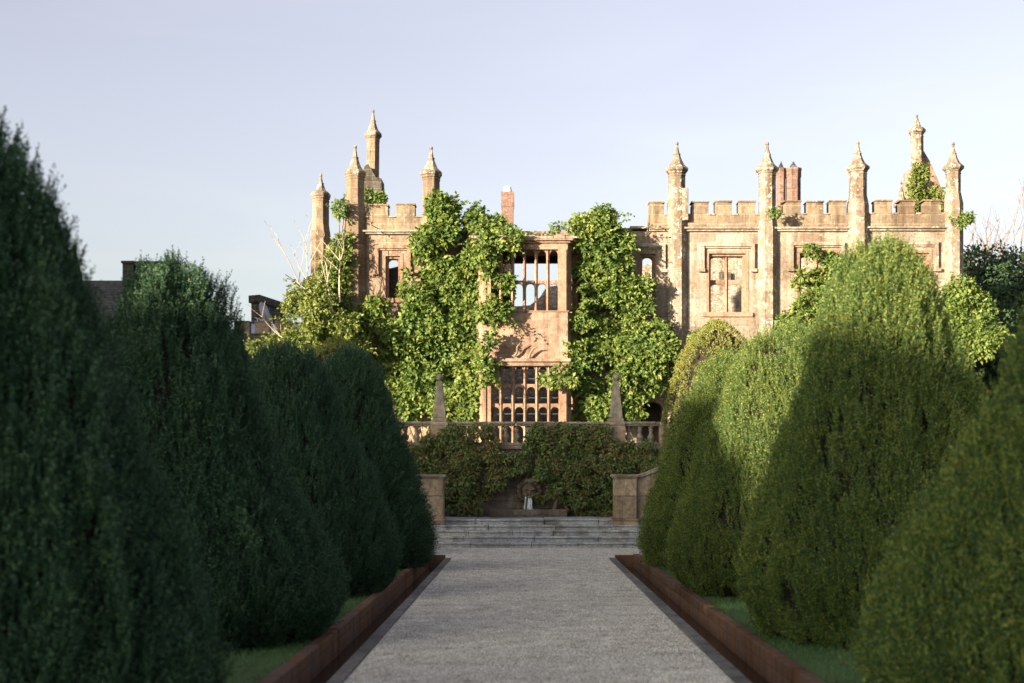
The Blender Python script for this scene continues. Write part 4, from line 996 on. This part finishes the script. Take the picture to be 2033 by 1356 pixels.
# body runs back to the right so its visible sides are turned from the sun
def slab_h(name, px0, px1, ytop, ybot, Y, m, parent, ang=R_(38), t=2.0, slope=0):
    x = PX((px0+px1)/2, Y); L = (px1-px0)*Y/F
    return MB().rot_prism([(-L/2, PZ(ybot, Y)), (L/2, PZ(ybot, Y)), (L/2, PZ(ytop, Y)-slope), (-L/2, PZ(ytop, Y))], (x, Y), ang, t).build(name, m, parent)
mb = MB()
xa, xb = hx(60), hx(352)
mb.add([(xa,HY_,hzz(640)),(xb,HY_,hzz(640)),(xb,HY_+5,PZ(557,75)),(xa,HY_+5,PZ(557,75)),(xb,HY_+10,hzz(640)),(xa,HY_+10,hzz(640))], [(0,1,2,3),(3,2,4,5),(0,3,5),(1,4,2),(0,5,4,1)])
mb.build('roof', M['slate'], hz)
MB().box(xa+.2, xb-.2, HY_+.3, HY_+9.7, 2.2, hzz(640)-.001).build('wall', M['dark_shaded_stone'], hz)
cx = lambda p: PX(p, HY_+4.4); cz = lambda p: PZ(p, HY_+4.4)
MB().box(cx(243), cx(265), HY_+4.4, HY_+5.4, cz(580), cz(523)).box(cx(241), cx(267), HY_+4.3, HY_+5.5, cz(523)+.001, cz(518)).build('chimney', M['dark_shaded_stone'], hz, .03)
MB().box(cx(269), cx(335), HY_+4.4, HY_+5.4, cz(580), cz(524)).box(cx(268), cx(337), HY_+4.3, HY_+5.5, cz(524)+.001, cz(519)).build('chimney', M['dark_shaded_stone'], hz, .03)
hx = lambda px: PX(px, HY_+3); hzz = lambda py: PZ(py, HY_+3)
MB().lathe([(.36, hzz(590)), (.36, hzz(545)), (.2, hzz(525)), (.05, hzz(500)), (.1, hzz(497)), (.03, hzz(488))], hx(149), HY_+3, 8).build('finial', M['dark_shaded_stone'], hz)
wing = empty('service_wing', (PX(500, 62), 62, 2.3), 'low crenellated wing with pale sheet roof and satellite dish left of the ruin', 'building')
WY2 = 62
qx = lambda p: PX(p, WY2); qz = lambda p: PZ(p, WY2)
MB().box(qx(430), qx(620), WY2, WY2+.5, 2.2, qz(662)).build('wall', M['dark_shaded_stone'], wing)
for a, b_ in ((432, 452), (465, 495), (506, 535), (547, 577)): MB().box(qx(a), qx(b_), WY2+.002, WY2+.48, qz(662)+.001, qz(640)).box(qx(a)-.03, qx(b_)+.03, WY2-.03, WY2+.53, qz(640)+.001, qz(637)).build('merlon', M['pier'], wing, .015)
mb = MB(); n = 60
for i in range(n):                                     # corrugated sheet rising gently behind the merlons
    a = qx(430)+(qx(620)-qx(430))*i/n; b_ = qx(430)+(qx(620)-qx(430))*(i+1)/n
    mb.add([(a,WY2+.9,qz(668)),((a+b_)/2,WY2+.9,qz(668)+.05),(b_,WY2+.9,qz(668)),(b_,WY2+4.5,qz(622)),((a+b_)/2,WY2+4.5,qz(622)+.05),(a,WY2+4.5,qz(622))], [(0,1,4,5),(1,2,3,4)])
mb.build('roof', M['sheet'], wing)
MB().box(qx(430), qx(620), WY2+4.4, WY2+4.7, qz(630), qz(620)).build('ridge', M['dark_metal'], wing)
ck = MB()
ck.rot_prism([(-1.15, qz(640)), (.75, qz(640)), (.75, qz(578)), (-1.15, qz(566))], (qx(489), WY2+6.3), R_(58), .55)
ck.rot_prism([(-1.25, qz(566)-.12), (.85, qz(578)-.12), (.85, qz(578)+.25), (-1.25, qz(560)+.1)], (qx(489), WY2+6.3), R_(58), .7)
ck.build('chimney', M['dark_shaded_stone'], wing, .02)
dsh = MB(); cx_, cy_, cz_ = qx(493), WY2+3.4, qz(604)
dsh.lathe([(.03, 0), (.2, .02), (.38, .07), (.5, .14)], 0, 0, 20, True)
dd = Vector((.75, -.55, .35)).normalized(); qq = dd.to_track_quat('Z', 'Y')
dsh.v = [tuple(qq @ Vector((v[0]*.6, v[1], v[2]))+Vector((cx_, cy_, cz_))) for v in dsh.v]
dsh.tube([(cx_, cy_, cz_), (cx_-.05, cy_+.1, qz(622))], .03).tube([(cx_, cy_, cz_-.3), Vector((cx_, cy_, cz_))+dd*.5], .014)
dsh.build('satellite_dish', M['dish'], wing)
mb = MB()
for k in range(6): mb.tube([(qx(478+6*k), WY2+3.6, qz(612)+random.uniform(-.05, .2)), (qx(482+6*k), WY2+3.6, qz(622))], .015)
mb.tube([(qx(474), WY2+3.6, qz(612)), (qx(490), WY2+3.6, qz(618)), (qx(508), WY2+3.6, qz(610))], .015); mb.build('aerial', M['white_metal'], wing)
# unseen trees added beyond the left edge to keep those buildings in shade
def big_tree(name, label, x, y, z0, H, R, m, n, per, size, seed, cat='tree', flat=1, group=None, rr=(.6, 1.2)):
    g = np.random.default_rng(seed); root = empty(name, (x, y, z0), label, cat, group)
    d = unit(g.normal(size=(n, 3))); rad = g.uniform(.25, 1, n)**.5
    c = np.array([x, y, z0+H*.58])+d*rad[:,None]*np.array([R, R, H*.42])
    quad_mesh('crown', clump_leaves(c, g.uniform(*rr, n), per, size, .2, flat), m, root)
    mb = MB().lathe([(H*.035, z0-.1), (H*.028, z0+H*.25), (H*.015, z0+H*.7)], x, y, 10, True); gg = random.Random(seed)
    for k in range(6):
        a = gg.uniform(0, 6.28); mb.tube([(x, y, z0+H*.25), (x+math.cos(a)*R*.35, y+math.sin(a)*R*.35, z0+H*.5), (x+math.cos(a)*R*.7, y+math.sin(a)*R*.7, z0+H*.7)], [H*.015, H*.01, H*.004])
    mb.build('trunk', M['bark'], root); return root
big_tree('dark_evergreen', 'dense dark blue green evergreen tree beyond the right end of the ruin', PX(1975, 62), 62, 2.3, PZ(482, 62)-2.3, 2.1, M['cedar'], 90, 900, .2, 51, rr=(.5, .9))
big_tree('dark_evergreen', 'dark evergreen tree standing at the right edge of the view', PX(2075, 58), 58, 2.3, PZ(515, 58)-2.3, 1.9, M['cedar'], 60, 900, .2, 52, rr=(.5, .9))
for x, y, h, r in ((-40, 36, 23, 7.5), (-43, 47, 24, 8), (-46, 59, 24, 8)):
    big_tree('added_shade_tree', {36: 'nearest', 47: 'middle', 59: 'furthest'}[y]+' of three unseen trees added for shade beyond the left edge of the view', x, y, 0, h, r, M['cedar'], 170, 300, .6, y, group='shade trees added left of the house', rr=(1.2, 2.2))
def bare_tree(px, ytop, Y, label, seed):
    x = PX(px, Y); H = PZ(ytop, Y)-2.3; g = random.Random(seed); root = empty('bare_tree', (x, Y, 2.3), label, 'tree', 'leafless trees on the right')
    mb = MB(); top = (x+.1, Y, 2.3+H*.62); mb.tube([(x-.1, Y, 2.2), (x, Y, 2.3+H*.35), top], [.24, .19, .13], 8); mb.build('trunk', M['pale_bark'], root)
    mb = MB()
    for k in range(7):
        a = g.uniform(-1, 1); z = 2.3+H*g.uniform(.5, .62); branch(mb, (x+.05, Y, z), (a, g.uniform(-.6, .6), g.uniform(.6, 1.3)), H*.24, .11, 3, g)
    mb.build('branch', M['twig'], root)
bare_tree(1955, 392, 72, 'pale leafless tree rising behind the dark evergreen', 5)
bare_tree(2030, 425, 70, 'pale leafless tree cut off by the right edge of the view', 9)
